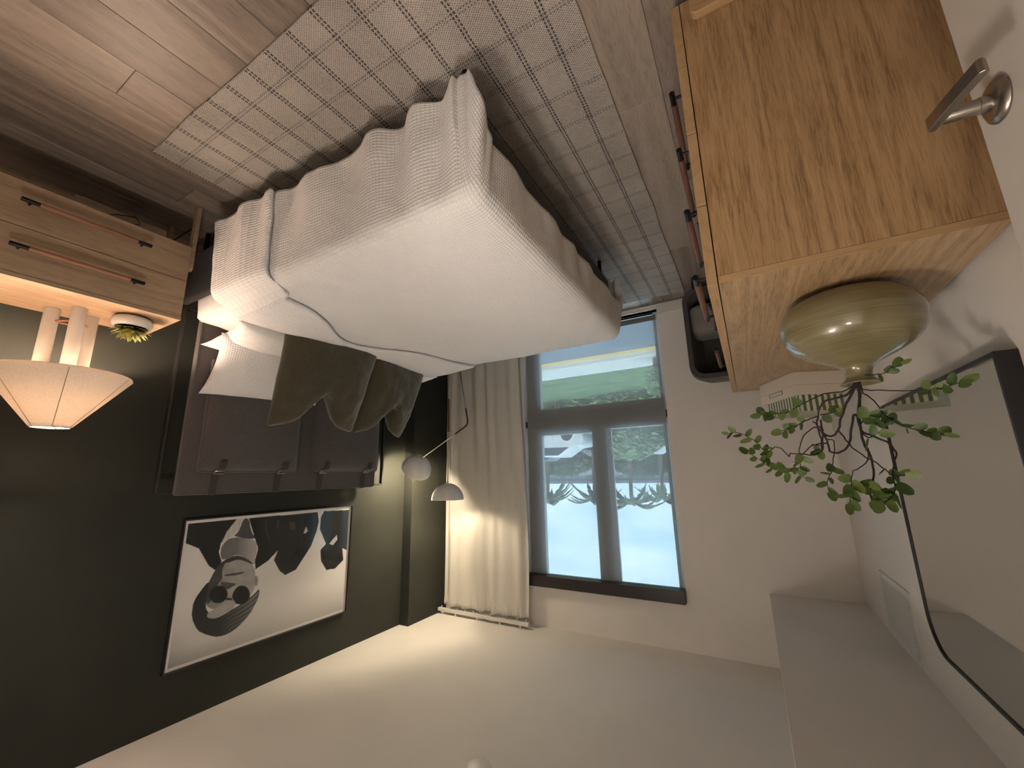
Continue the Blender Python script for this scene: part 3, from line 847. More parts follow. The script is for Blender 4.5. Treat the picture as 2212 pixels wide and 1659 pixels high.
o2 = pillow('throw_cushion', 'olive green velvet cushion with a chopped top, nearer the window', 'cushion', (2.270, 2.145, 0.875), (-0.10, -1, 0.0), lean(20), 'olive velvet cushions', mat=MT['velvet'], Wd_=0.58, Hd=0.58, T=0.20, ear=0.11, chop=0.22, n=48, seed=5, wr=0.012)

# ================================================================ NIGHTSTAND
NX0, NX1, NY0, NY1, NZ0, NZ1 = 2.404, 2.812, 0.165, 0.858, 0.248, 0.655
ns = thing('nightstand', 'pale oak two-drawer nightstand with leather-wrapped bar handles beside the bed', 'nightstand', ((NX0+NX1)/2, (NY0+NY1)/2, 0))
c = MB()
c.box((NX0+0.020, NY0, NZ0), (NX1, NY0+0.018, NZ1-0.018)); c.box((NX0+0.020, NY1-0.018, NZ0), (NX1, NY1, NZ1-0.018))
c.box((NX0+0.020, NY0+0.018, NZ0), (NX1, NY1-0.018, NZ0+0.018)); c.box((NX1-0.012, NY0+0.018, NZ0+0.018), (NX1, NY1-0.018, NZ1-0.018))
c.build('carcass', MT['nso'], ns)
MB().box((NX0, NY0, NZ1-0.018), (NX1, NY1, NZ1)).build('top', MT['nso'], ns, bevel=0.0015)
def bar_handle(parent, p, L_, r, axis_out, stand, mat_mid, end=0.055):
    """horizontal bar along Y: black ends on posts, a leather sleeve between"""
    y0, y1 = p[1]-L_/2, p[1]+L_/2
    o = MB().tube([(p[0], y0, p[2]), (p[0], y1, p[2])], r, 16).build('handle', MT['black'], parent, bevel=0.0012)
    MB().tube([(p[0], y0+end, p[2]), (p[0], y1-end, p[2])], r*1.12, 18).build('leather_sleeve', mat_mid, o, smooth=40)
    for y in (y0+end*0.55, y1-end*0.55):
        MB().tube([(p[0], y, p[2]), (p[0]-axis_out*stand, y, p[2])], r*0.55, 10).build('post', MT['black'], o, smooth=40)
    return o
zm = (NZ0+NZ1-0.018)/2
for z0, z1 in ((NZ0+0.001, zm-0.0015), (zm+0.0015, NZ1-0.0195)):
    d = MB().box((NX0, NY0+0.002, z0), (NX0+0.019, NY1-0.002, z1)).build('drawer', MT['nso'], ns, bevel=0.001)
    bar_handle(d, (NX0-0.034, 0.478, (z0+z1)/2-0.004), 0.415, 0.0085, -1, 0.034, MT['leather_tan'], end=0.052)
# legs are clamped on the outer sides, with rounded tops
def side_leg(x, ysgn, y, w_, t_, z1, parent, mat):
    poly = [(-w_/2, 0.0)]; poly.append((w_/2, 0.0))
    R_ = w_/2*0.85
    for k in range(7):
        a = radians(15*k); poly.append((w_/2-R_+R_*cos(a), z1-R_+R_*sin(a)))
    for k in range(7):
        a = radians(90+15*k); poly.append((-w_/2+R_+R_*cos(a), z1-R_+R_*sin(a)))
    return MB().prism(poly, lambda p: (x+p[0], y, p[1]), lambda p: (x+p[0], y+ysgn*t_, p[1])).build('leg', mat, parent, bevel=0.003)
for x in (NX0+0.030, NX1-0.05):
    side_leg(x, 1, NY1, 0.042, 0.020, 0.372, ns, MT['nso'])
    side_leg(x, -1, NY0, 0.042, 0.020, 0.372, ns, MT['nso'])
for y in (NY0-0.010, NY1+0.010):
    MB().tube([(NX0+0.03, y, 0.105), (NX1-0.05, y, 0.105)], 0.004, 8).build('stretcher', MT['black'], ns, smooth=40)

# ---- table lamp: three plaster columns under a wide linen cone
LCX, LCY = 2.665, 0.548
tl = thing('table_lamp', 'table lamp with three white columns and a wide lit linen cone shade', 'lamp', (LCX, LCY, NZ1))
cols = ((2.712, 0.482), (2.606, 0.546), (2.705, 0.612))
for (x, y) in cols:
    MB().lathe([(0.0, 0.0), (0.0255, 0.0), (0.0265, 0.002), (0.0265, 0.296), (0.023, 0.302), (0.0, 0.304)], 36, (x, y, NZ1+0.0005)).build('column', MT['plaster'], tl, smooth=40)
for z in (NZ1+0.06, NZ1+0.272):
    for i in range(3):
        a, c_ = Vector((*cols[i], z)), Vector((*cols[(i+1) % 3], z))
        d = (c_-a).normalized()*0.024
        MB().tube([a+d, c_-d], 0.0045, 10).build('tie_rod', MT['leather_tan'], tl, smooth=40)
SZ0, SZ1, SR0, SR1 = 0.962, 1.205, 0.238, 0.064
prof = [(SR0-0.006, SZ0-0.004), (SR0, SZ0), (SR0+0.002, SZ0+0.008)]
for k in range(1, 13):
    t = k/12; prof.append((lerp(SR0+0.002, SR1, t), lerp(SZ0+0.008, SZ1, t)))
shade = MB()
n = 64; vs = []; fs = []
for (r, h) in prof:
    for k in range(n): vs.append((LCX+r*cos(2*pi*k/n), LCY+r*sin(2*pi*k/n), h))
for i in range(len(prof)-1):
    for k in range(n): fs.append((i*n+k, i*n+(k+1) % n, (i+1)*n+(k+1) % n, (i+1)*n+k))
shade.add(vs, fs); sh = shade.build('lamp_shade', MT['lampshade'], tl, smooth=70)
sl = sh.modifiers.new('thickness', 'SOLIDIFY'); sl.thickness = 0.0012; sl.offset = -1
for k in range(6):
    a = radians(60*k+8)
    MB().tube([(LCX+(SR0+0.0015)*cos(a), LCY+(SR0+0.0015)*sin(a), SZ0+0.008), (LCX+(SR1+0.0005)*cos(a), LCY+(SR1+0.0005)*sin(a), SZ1)], 0.0012, 6).build('rib', MT['leather_tan'], sh)
MB().lathe([(SR1, -0.002), (SR1+0.002, 0.0), (SR1, 0.002), (SR1-0.002, 0.0)], 40, (LCX, LCY, SZ1), closed=True).build('top_ring', MT['nickel'], sh, smooth=60)
for k in range(3):
    a = radians(120*k+30)
    MB().tube([(LCX, LCY, SZ1-0.012), (LCX+SR1*cos(a), LCY+SR1*sin(a), SZ1-0.001)], 0.0022, 8).build('spider_arm', MT['nickel'], sh)
MB().tube([(LCX, LCY, 0.955), (LCX, LCY, 1.032)], 0.014, 14).build('bulb_holder', MT['nickel'], tl, smooth=40)
MB().lathe([(0.0, 0.952), (0.075, 0.952), (0.080, 0.957), (0.0, 0.960)], 32, (LCX, LCY, 0)).build('holder_plate', MT['plaster'], tl, smooth=40)
MB().lathe([(0.0, -0.035), (0.014, -0.032), (0.018, -0.02), (0.030, 0.005), (0.032, 0.02), (0.024, 0.04), (0.0, 0.048)], 24, (LCX, LCY, 1.062)).build('bulb', emitter('warm_bulb', P_TABLE_COL, P_TABLE/(pi*0.0125)), tl, smooth=80)

# ---- succulent in a low bowl
SCX, SCY = 2.545, 0.718
su = thing('succulent_pot', 'small green succulent rosette in a low white ceramic bowl on the nightstand', 'plant', (SCX, SCY, NZ1))
MB().lathe([(0.0, 0.0), (0.048, 0.0), (0.070, 0.010), (0.079, 0.028), (0.074, 0.048), (0.066, 0.056), (0.061, 0.055), (0.062, 0.046), (0.0, 0.044)], 48, (SCX, SCY, NZ1+0.0005)).build('bowl', MT['plaster'], su, smooth=50)
def leaf_shape(l, w_, cup, n=5, rounded=False):
    m_ = MB(); vs = []; fs = []
    for i in range(n+1):
        t = i/n
        if rounded:
            q = 2*min(1.0, max(0.0, t))**0.80 - 1; ww = w_/2*sqrt(max(0.0, 1-q*q)) + (0.0005 if i < n else 0.0003)
        else: ww = w_/2*sin(pi*min(1.0, 0.10+0.90*t)**0.8) if i < n else 0.0008
        zz = cup*l*t*t
        vs += [(t*l, -ww, zz+0.22*ww), (t*l, 0, zz), (t*l, ww, zz+0.22*ww)]
    for i in range(n):
        for j in range(2):
            fs.append((3*i+j, 3*i+3+j, 3*i+4+j, 3*i+1+j))
    return m_.add(vs, fs)
sl_me = leaf_shape(0.070, 0.026, 0.20).mesh('rosette_leaf', MT['succ'], smooth=80)
cnt = 0
for ring, (nl, elev, sc, z) in enumerate(((15, 8, 1.05, 0.052), (13, 24, 1.05, 0.056), (11, 42, 0.98, 0.058), (8, 58, 0.85, 0.060), (5, 74, 0.7, 0.062))):
    for k in range(nl):
        o = bpy.data.objects.new('rosette_leaf', sl_me); COL.objects.link(o)
        a = 2*pi*k/nl + ring*0.4 + random.uniform(-0.08, 0.08)
        o.rotation_euler = (0, -radians(elev+random.uniform(-5, 5)), a)
        o.scale = (sc,)*3
        o.location = (SCX+0.010*cos(a), SCY+0.010*sin(a), NZ1+z)
        adopt(o, su)
MB().lathe([(0.0, 0.040), (0.058, 0.046), (0.020, 0.056), (0.0, 0.058)], 20, (SCX, SCY, NZ1)).build('soil', MT['bark'], su)
# lamp cord below the nightstand
cd = MB().tube([(2.935, 0.60, 0.30), (2.93, 0.60, 0.12), (2.90, 0.61, 0.02), (2.85, 0.66, 0.006), (2.80, 0.72, 0.006), (2.86, 0.76, 0.006), (2.93, 0.70, 0.03), (2.94, 0.66, 0.18), (2.94, 0.66, 0.30)], 0.003, 8).build('lamp_cord', MT['blackpaint'], smooth=60)
setp(cd, 'thin dark power cord looping behind the nightstand at the wall', 'cord')

# ================================================================ PICTURE
PY0, PY1, PZ0, PZ1 = 1.226, 2.426, 1.671, 2.492
pic = thing('framed_picture', 'large framed black and white portrait print of a man in round dark glasses', 'picture', (XR, (PY0+PY1)/2, PZ0))
def ring(mb, outer, inner, f0, f1):
    n_ = len(outer)
    base = len(mb.v)
    mb.v += [tuple(f0(p)) for p in outer] + [tuple(f0(p)) for p in inner] + [tuple(f1(p)) for p in outer] + [tuple(f1(p)) for p in inner]
    for i in range(n_):
        j = (i+1) % n_
        for a, b_ in ((0, n_), (2*n_, 3*n_), (0, 2*n_), (n_, 3*n_)):
            mb.f.append((base+a+i, base+a+j, base+b_+j, base+b_+i))
    return mb
def rect(y0, y1, z0, z1): return [(y0, z0), (y1, z0), (y1, z1), (y0, z1)]
XP = XR - 0.0005
ring(MB(), rect(PY0, PY1, PZ0, PZ1), rect(PY0+0.008, PY1-0.008, PZ0+0.008, PZ1-0.008), lambda p: (XP, p[0], p[1]), lambda p: (XP-0.026, p[0], p[1])).build('frame', MT['blackpaint'], pic, bevel=0.001)
MB().box((XP-0.010, PY0+0.008, PZ0+0.008), (XP-0.006, PY1-0.008, PZ1-0.008)).build('mat_board', plain('mat_paper', (0.82, 0.79, 0.75), rough=0.85, var=0.01), pic)
MB().box((XP-0.0185, PY0+0.008, PZ0+0.008), (XP-0.0165, PY1-0.008, PZ1-0.008)).build('glazing', MT['picglass'], pic)
PRINT = {
'jacket_a':[(0.993,0.151),(0.991,0.016),(0.757,0.018),(0.795,0.099),(0.824,0.197),(0.827,0.26),(0.808,0.327),(0.835,0.383),(0.868,0.343),(0.924,0.207),(0.961,0.176)],
'shirt':[(0.757,0.018),(0.723,0.018),(0.724,0.086),(0.76,0.129),(0.809,0.185),(0.824,0.206),(0.8,0.106)],
'under':[(0.723,0.018),(0.694,0.022),(0.674,0.128),(0.638,0.203),(0.769,0.152),(0.738,0.117)],
'neck':[(0.774,0.151),(0.638,0.203),(0.629,0.281),(0.634,0.372),(0.634,0.406),(0.687,0.334),(0.735,0.29),(0.808,0.327),(0.822,0.253),(0.814,0.2)],
'jacket_b':[(0.694,0.022),(0.262,0.027),(0.249,0.113),(0.259,0.2),(0.29,0.329),(0.336,0.422),(0.38,0.51),(0.447,0.536),(0.484,0.49),(0.524,0.392),(0.506,0.318),(0.562,0.391),(0.626,0.437),(0.634,0.372),(0.623,0.274),(0.652,0.174)],
'figure':[(0.214,0.023),(0.014,0.036),(0.015,0.43),(0.052,0.401),(0.037,0.516),(0.098,0.58),(0.164,0.576),(0.21,0.482),(0.22,0.383),(0.183,0.332),(0.237,0.184),(0.235,0.076)],
'cuff':[(0.158,0.338),(0.104,0.263),(0.095,0.31),(0.128,0.356)],
'cuff2':[(0.35,0.203),(0.336,0.144),(0.32,0.19),(0.339,0.21)],
'face':[(0.835,0.383),(0.808,0.327),(0.735,0.298),(0.634,0.406),(0.619,0.51),(0.623,0.623),(0.693,0.678),(0.778,0.684),(0.852,0.648),(0.877,0.528),(0.854,0.453)],
'faceshade':[(0.835,0.383),(0.808,0.327),(0.786,0.341),(0.803,0.392),(0.792,0.457),(0.815,0.488),(0.82,0.555),(0.848,0.635),(0.877,0.528),(0.854,0.453)],
'chin':[(0.808,0.327),(0.735,0.294),(0.668,0.351),(0.634,0.406),(0.685,0.359),(0.732,0.331),(0.78,0.351)],
'hair':[(0.854,0.453),(0.88,0.49),(0.916,0.573),(0.916,0.681),(0.884,0.78),(0.846,0.825),(0.783,0.876),(0.71,0.871),(0.633,0.787),(0.59,0.667),(0.591,0.593),(0.614,0.626),(0.682,0.682),(0.755,0.716),(0.828,0.702),(0.857,0.646),(0.859,0.572)],
'fore':[(0.849,0.686),(0.811,0.664),(0.756,0.639),(0.704,0.681),(0.754,0.724),(0.805,0.737),(0.841,0.718)],
'ear':[(0.625,0.483),(0.609,0.496),(0.602,0.548),(0.612,0.578),(0.622,0.558)],
'mouth':[(0.792,0.43),(0.746,0.433),(0.684,0.437),(0.689,0.452),(0.744,0.452),(0.783,0.444)],
'nose':[(0.801,0.477),(0.751,0.501),(0.714,0.52),(0.743,0.535),(0.763,0.551),(0.793,0.511)],
'lens_a':[(0.85,0.56),(0.843,0.517),(0.814,0.5),(0.782,0.514),(0.76,0.56),(0.758,0.607),(0.782,0.637),(0.824,0.621)],
'lens_b':[(0.737,0.607),(0.725,0.556),(0.699,0.535),(0.663,0.557),(0.641,0.609),(0.643,0.664),(0.67,0.69),(0.71,0.671)],
'bridge':[(0.764,0.605),(0.731,0.621),(0.729,0.637),(0.763,0.621)],
'line_a':[(0.6,0.044),(0.594,0.041),(0.583,0.152),(0.552,0.229),(0.561,0.228),(0.592,0.151)],
'sheen':[(0.528,0.063),(0.515,0.056),(0.516,0.137),(0.527,0.127)],
'sheen2':[(0.455,0.092),(0.416,0.089),(0.404,0.156),(0.439,0.164)],
}
def inside(poly, x, y):
    r = False; j = len(poly)-1
    for i in range(len(poly)):
        xi, yi = poly[i]; xj, yj = poly[j]
        if (yi > y) != (yj > y) and x < (xj-xi)*(y-yi)/(yj-yi)+xi: r = not r
        j = i
    return r
def chaikin(poly):
    out = []
    for i in range(len(poly)):
        (x0, y0), (x1, y1) = poly[i], poly[(i+1) % len(poly)]
        out += [(0.78*x0+0.22*x1, 0.78*y0+0.22*y1), (0.22*x0+0.78*x1, 0.22*y0+0.78*y1)]
    return out
PRINT = {k: (v if k in ('jacket_a', 'jacket_b', 'figure', 'cuff', 'cuff2', 'shirt') else chaikin(chaikin(v))) for k, v in PRINT.items()}
BB = {k: (min(p[0] for p in v), max(p[0] for p in v), min(p[1] for p in v), max(p[1] for p in v)) for k, v in PRINT.items()}
def tone(s, t):
    g = 0.80 - 0.34*max(0.0, (t-0.70)/0.30)**1.3 - 0.22*max(0.0, (s-0.75)/0.25)*max(0.0, (t-0.6)/0.4)
    g += 0.10*exp(-((s-0.86)/0.10)**2-((t-0.86)/0.07)**2)
    n1 = fbm(s*60, t*40, 1)
    for k in ORDER:
        a, b_, c_, d_ = BB[k]
        if s < a or s > b_ or t < c_ or t > d_: continue
        if not inside(PRINT[k], s, t): continue
        if k.startswith('jacket') or k == 'figure': g = 0.012 + 0.006*max(0, fbm(s*12, t*6, 3))
        elif k == 'shirt': g = 0.62 + 0.05*sin(s*260)
        elif k == 'under': g = 0.085 + 0.02*sin(t*400)
        elif k == 'neck': g = 0.18 + 0.30*max(0.0, min(1.0, (0.74-s)/0.10)) + 0.02*n1
        elif k == 'face': g = 0.42 + 0.09*fbm(s*18, t*14, 5) - 0.16*max(0.0, (s-0.74)/0.12)
        elif k == 'faceshade': g = 0.055 + 0.03*max(0.0, fbm(s*16, t*12, 8))
        elif k == 'chin': g = 0.05
        elif k == 'hair':
            st = abs(sin((s*0.62-t*0.85)*105 + 2.5*fbm(s*5, t*5, 2))) * (0.55+0.45*abs(sin((s*0.62-t*0.85)*290)))
            g = 0.022 + max(0.0, min(1.0, (0.78-s)/0.16))*(0.05+0.22*st*st)
        elif k == 'fore': g = 0.46 - 0.9*abs(s-0.77)
        elif k == 'ear': g = 0.32
        elif k in ('mouth', 'nose'): g = min(g, 0.09)
        elif k.startswith('lens') or k == 'bridge': g = 0.010
        elif k.startswith('cuff'): g = 0.6
        else: g = 0.06
    return g
ORDER = ['neck', 'jacket_b', 'jacket_a', 'shirt', 'under', 'line_a', 'sheen', 'sheen2', 'cuff2', 'figure', 'cuff', 'face', 'faceshade', 'chin', 'ear', 'hair', 'fore', 'mouth', 'nose', 'lens_a', 'lens_b', 'bridge']
GU, GV = 340, 232
a0, a1, c0, c1 = PY0+0.026, PY1-0.026, PZ0+0.026, PZ1-0.026
pr = MB()
pr.grid(lambda u, v: (XP-0.0104, a1-(a1-a0)*u, c0+(c1-c0)*v), GU, GV)
pm, nt, b = nmat('portrait_print')
at = N(nt, 'ShaderNodeAttribute'); at.attribute_name = 'ink'; nt.links.new(at.outputs['Color'], b.inputs['Base Color']); b.inputs['Roughness'].default_value = 0.6
po = pr.build('print', pm, pic)
ink = po.data.color_attributes.new('ink', 'FLOAT_COLOR', 'POINT')
buf = []
for i in range(GU+1):
    for j in range(GV+1):
        s = 0.014 + 0.972*i/GU; t = 0.020 + 0.960*j/GV
        g = max(0.0, tone(s, t)); buf += [g*1.02, g*0.985, g*0.95, 1.0]
ink.data.foreach_set('color', buf)

# ================================================================ FLOOR LAMP
FLX, FLY = 2.418, 3.030
fl = thing('floor_lamp', 'floor lamp with two upturned white bowls on slim nickel stems with leather sleeves', 'lamp', (FLX, FLY, 0))
MB().lathe([(0.0, 0.0), (0.135, 0.0), (0.138, 0.006), (0.134, 0.016), (0.0, 0.018)], 48, (FLX-0.03, FLY, 0.0005)).build('base', MT['enamel'], fl, smooth=40)
MB().tube([(FLX, FLY, 0.017), (FLX, FLY, 1.512)], 0.0060, 12).build('stem', MT['chrome'], fl, smooth=40)
MB().tube([(FLX, FLY, 0.735), (FLX, FLY, 1.045)], 0.0080, 14).build('leather_sleeve', MT['leather_red'], fl, smooth=40)
B2 = Vector((2.652, 2.860, 1.388)); N2 = Vector((0.66, 0.235, 0.70)).normalized(); R2 = 0.136; R1 = 0.146
ap = B2 - N2*R2
e0, e1 = Vector((FLX-0.045, FLY, 0.017)), Vector((2.190, 3.030, 0.995))
d0 = (e0-e1).normalized(); d1 = (ap-e1).normalized()
bend = []
for k in range(9):
    t = k/8; q0 = e1+d0*0.045; q1 = e1+d1*0.045
    bend.append(q0.lerp(e1, t).lerp(e1.lerp(q1, t), t))
MB().tube([e0, e0.lerp(bend[0], 0.5)] + bend + [bend[-1].lerp(ap, 0.5), ap], 0.0060, 12).build('arm_stem', MT['chrome'], fl, smooth=60)
MB().tube([bend[0]+d0*0.11] + bend + [bend[-1]+d1*0.10], 0.0080, 14).build('leather_sleeve', MT['leather_red'], fl, smooth=60)
def bowl(name, c_, nrm, R_, pw):
    prof = []
    for k in range(0, 15):
        a = radians(90*k/14); prof.append((R_*sin(a), -R_*cos(a)))
    for k in range(14, -1, -1):
        a = radians(90*k/14); prof.append(((R_-0.004)*sin(a), -(R_-0.004)*cos(a)))
    o = MB().lathe(prof, 48, c_, nrm, closed=False).build(name, MT['enamel'], fl, smooth=60)
    MB().tube([Vector(c_)-nrm*(R_+0.016), Vector(c_)-nrm*(R_-0.006)], 0.0085, 14).build('collar', MT['chrome'], o, smooth=40)
    q = Vector(c_)-nrm*(R_*0.55)
    MB().tube([Vector(c_)-nrm*(R_-0.004), q-nrm*0.02], 0.016, 16).build('bulb_holder', MT['enamel'], o, smooth=40)
    MB().lathe([(0.0, -0.028), (0.014, -0.024), (0.026, 0.0), (0.022, 0.018), (0.0, 0.028)], 20, q, nrm).build('bulb', emitter('yellow_bulb', P_FLOOR_COL, pw/(pi*0.0062)), o, smooth=80)
    return q
B1 = Vector((FLX, FLY, 1.660))
for nm, cc, nn, rr, pw in (('bowl_shade', B1, Vector((0, 0, 1)), R1, P_FLOOR_A), ('bowl_shade', B2, N2, R2, P_FLOOR_B)):
    q = bowl(nm, cc, nn, rr, pw)

# ================================================================ CURTAIN, RAIL, ROLLER SHADE
cr = thing('curtain_rail', 'slim white ceiling-mounted curtain rail in the window corner', 'curtain rail', (2.31, 3.455, 2.70))
MB().box((1.842, 3.440, 2.712), (2.850, 3.470, 2.742)).build('track', MT['enamel'], cr, bevel=0.003)
for x in (1.93, 2.14, 2.39, 2.64, 2.80):
    MB().tube([(x, 3.455, 2.741), (x, 3.455, ZC-0.0005)], 0.011, 12).build('bracket', MT['enamel'], cr, smooth=40)
for k in range(11):
    x = 1.87+0.094*k
    MB().tube([(x, 3.455, 2.694), (x, 3.455, 2.713)], 0.005, 8).build('glider', MT['enamel'], cr, smooth=40)
def curtain_pt(u, v):
    z = 0.018 + (2.695-0.018)*v
    xr = 1.862 + 0.05*max(0.0, (1.2-z)/1.2)**1.5 + 0.02*sin(z*2.2)       # free edge by the window
    x = 2.788 - (2.788-xr)*u
    a = u*2*pi*6.3 + 0.9*sin(u*9.0) + 0.5*sin(z*0.9+u*4)
    amp = 0.026*(0.55+0.45*sin(u*13+1))*(1.0-0.35*v)
    y = 3.462 + amp*sin(a) + 0.012*fbm(x*4, z*1.2, 3)
    if v > 0.955: y += 0.010*fbm(x*40, z*12, 6)*(v-0.955)/0.045*2
    top = 0.014*sin(a*0.5+1.0)*max(0.0, (v-0.96)/0.04)
    return (x, y, z - abs(top) )
cu = MB(); cu.grid(curtain_pt, 220, 70)
cur = cu.build('curtain', MT['curtain'], smooth=100)
so = cur.modifiers.new('thickness', 'SOLIDIFY'); so.thickness = 0.0015
setp(cur, 'white pleated curtain hanging drawn beside the window', 'curtain')
rs = thing('roller_shade', 'sheer grey solar roller shade pulled down over the window, black cassette', 'roller shade', (1.22, 3.60, 0.09))
MB().box((0.549, 3.520, 2.336), (1.899, 3.640, 2.428)).build('cassette', plain('dark_bronze_cassette', (0.020, 0.012, 0.015), rough=0.35, var=0.1), rs, bevel=0.003)
MB().box((0.566, 3.604, 0.132), (1.876, 3.6046, 2.338)).build('screen', MT['screen'], rs)
MB().box((0.566, 3.598, 0.086), (1.876, 3.610, 0.133)).build('hem_bar', plain('grey_hem', (0.16, 0.155, 0.15), rough=0.6), rs, bevel=0.003)
for x in (0.557, 1.888):
    MB().tube([(x, 3.604, 0.047), (x, 3.604, 2.337)], 0.0012, 6).build('guide_wire', MT['nickel'], rs)
    MB().box((x-0.006, 3.598, 0.94), (x+0.006, 3.612, 1.00)).build('guide_clip', MT['blackpaint'], rs)

# ================================================================ DRESSER
DXB, DXF, DY0, DY1, DZ0, DZ1 = -0.514, 0.012, 1.110, 2.845, 0.052, 0.980
dr = thing('dresser', 'large oak dresser with eight drawers and leather-wrapped bar handles under the mirror', 'dresser', (-0.25, 1.98, 0))
MB().box((DXB, DY0, DZ0), (DXF, DY0+0.020, DZ1-0.0205)).build('side_panel', MT['oak_z'], dr, bevel=0.0008)
MB().box((DXB, DY1-0.020, DZ0), (DXF, DY1, DZ1-0.0205)).build('side_panel', MT['oak_z'], dr, bevel=0.0008)
MB().box((DXB, DY0, DZ1-0.0195), (DXF, DY1, DZ1)).build('top', MT['oak_y'], dr, bevel=0.0008)
MB().box((DXB, DY0-0.0004, DZ1-0.0193), (DXF, DY0, DZ1-0.0006)).build('top_edging', MT['oak_x'], dr)
MB().box((DXB, DY0+0.020, DZ0), (DXB+0.012, DY1-0.020, DZ1-0.0205)).build('back_panel', MT['oak_z'], dr)
MB().box((DXB+0.012, DY0+0.020, DZ0), (DXF, DY1-0.020, DZ0+0.018)).build('bottom_panel', MT['oak_y'], dr)
MB().box((DXB+0.012, (DY0+DY1)/2-0.009, DZ0+0.018), (DXF-0.002, (DY0+DY1)/2+0.009, DZ1-0.0205)).build('divider', MT['oak_z'], dr)
ZR = (0.052, 0.280, 0.515, 0.748, 0.980)
ym = (DY0+DY1)/2
front_m = wood('drawer_front_oak', (0.25, 0.15, 0.072), (0.40, 0.26, 0.132), (0.48, 0.32, 0.175), along='Y', fig=10.0, pore=0.7, rough=0.4, contrast=0.5, bias=0.12)
for i in range(4):
    for (ya, yb, hy) in ((DY0, ym-0.0015, 1.510), (ym+0.0015, DY1, 2.390)):
        d = MB().box((DXF+0.0025, ya, ZR[i]+(0.0015 if i else 0)), (DXF+0.0275, yb, ZR[i+1]-0.0015*(i < 3))).build('drawer', front_m, dr, bevel=0.0010)
        bar_handle(d, (DXF+0.0275+0.036, hy, (ZR[i]+ZR[i+1])/2), 0.42, 0.0092, 1, 0.036, MT['leather'], end=0.050)
def foot_plate(x0, x1, ysgn, y, z1):
    poly = [(x0, 0.0), (x1, 0.0)]; R_ = 0.022
    for k in range(7): a = radians(15*k); poly.append((x1-R_+R_*cos(a), z1-R_+R_*sin(a)))
    for k in range(7): a = radians(90+15*k); poly.append((x0+R_+R_*cos(a), z1-R_+R_*sin(a)))
    MB().prism(poly, lambda p: (p[0], y, p[1]), lambda p: (p[0], y+ysgn*0.026, p[1])).build('leg', MT['oak_x'], dr, bevel=0.003)
for (x0, x1) in ((-0.150, -0.012), (-0.495, -0.36)):
    foot_plate(x0, x1, -1, DY0, 0.142); foot_plate(x0, x1, 1, DY1, 0.142)

# ---- mirror above it
MXF = -0.490; MY0, MY1, MZ0, MZ1 = 1.266, 2.184, 1.208, 2.092
def arch(y0, y1, z0, z1, R_):
    pts = [(y0, z0), (y1, z0)]
    for k in range(11): a = radians(9*k); pts.append((y1-R_+R_*cos(a), z1-R_+R_*sin(a)))
    for k in range(11): a = radians(90+9*k); pts.append((y0+R_+R_*cos(a), z1-R_+R_*sin(a)))
    return pts
mi = thing('wall_mirror', 'large black framed mirror with rounded upper corners above the dresser', 'mirror', (XL, (MY0+MY1)/2, MZ0))
ring(MB(), arch(MY0, MY1, MZ0, MZ1, 0.13), arch(MY0+0.009, MY1-0.009, MZ0+0.009, MZ1-0.009, 0.122), lambda p: (XL+0.0005, p[0], p[1]), lambda p: (MXF, p[0], p[1])).build('frame', MT['blackpaint'], mi, bevel=0.0012)
poly = arch(MY0+0.009, MY1-0.009, MZ0+0.009, MZ1-0.009, 0.122)
MB().prism(poly, lambda p: (MXF-0.010, p[0], p[1]), lambda p: (MXF-0.005, p[0], p[1])).build('mirror_glass', MT['mirror'], mi)

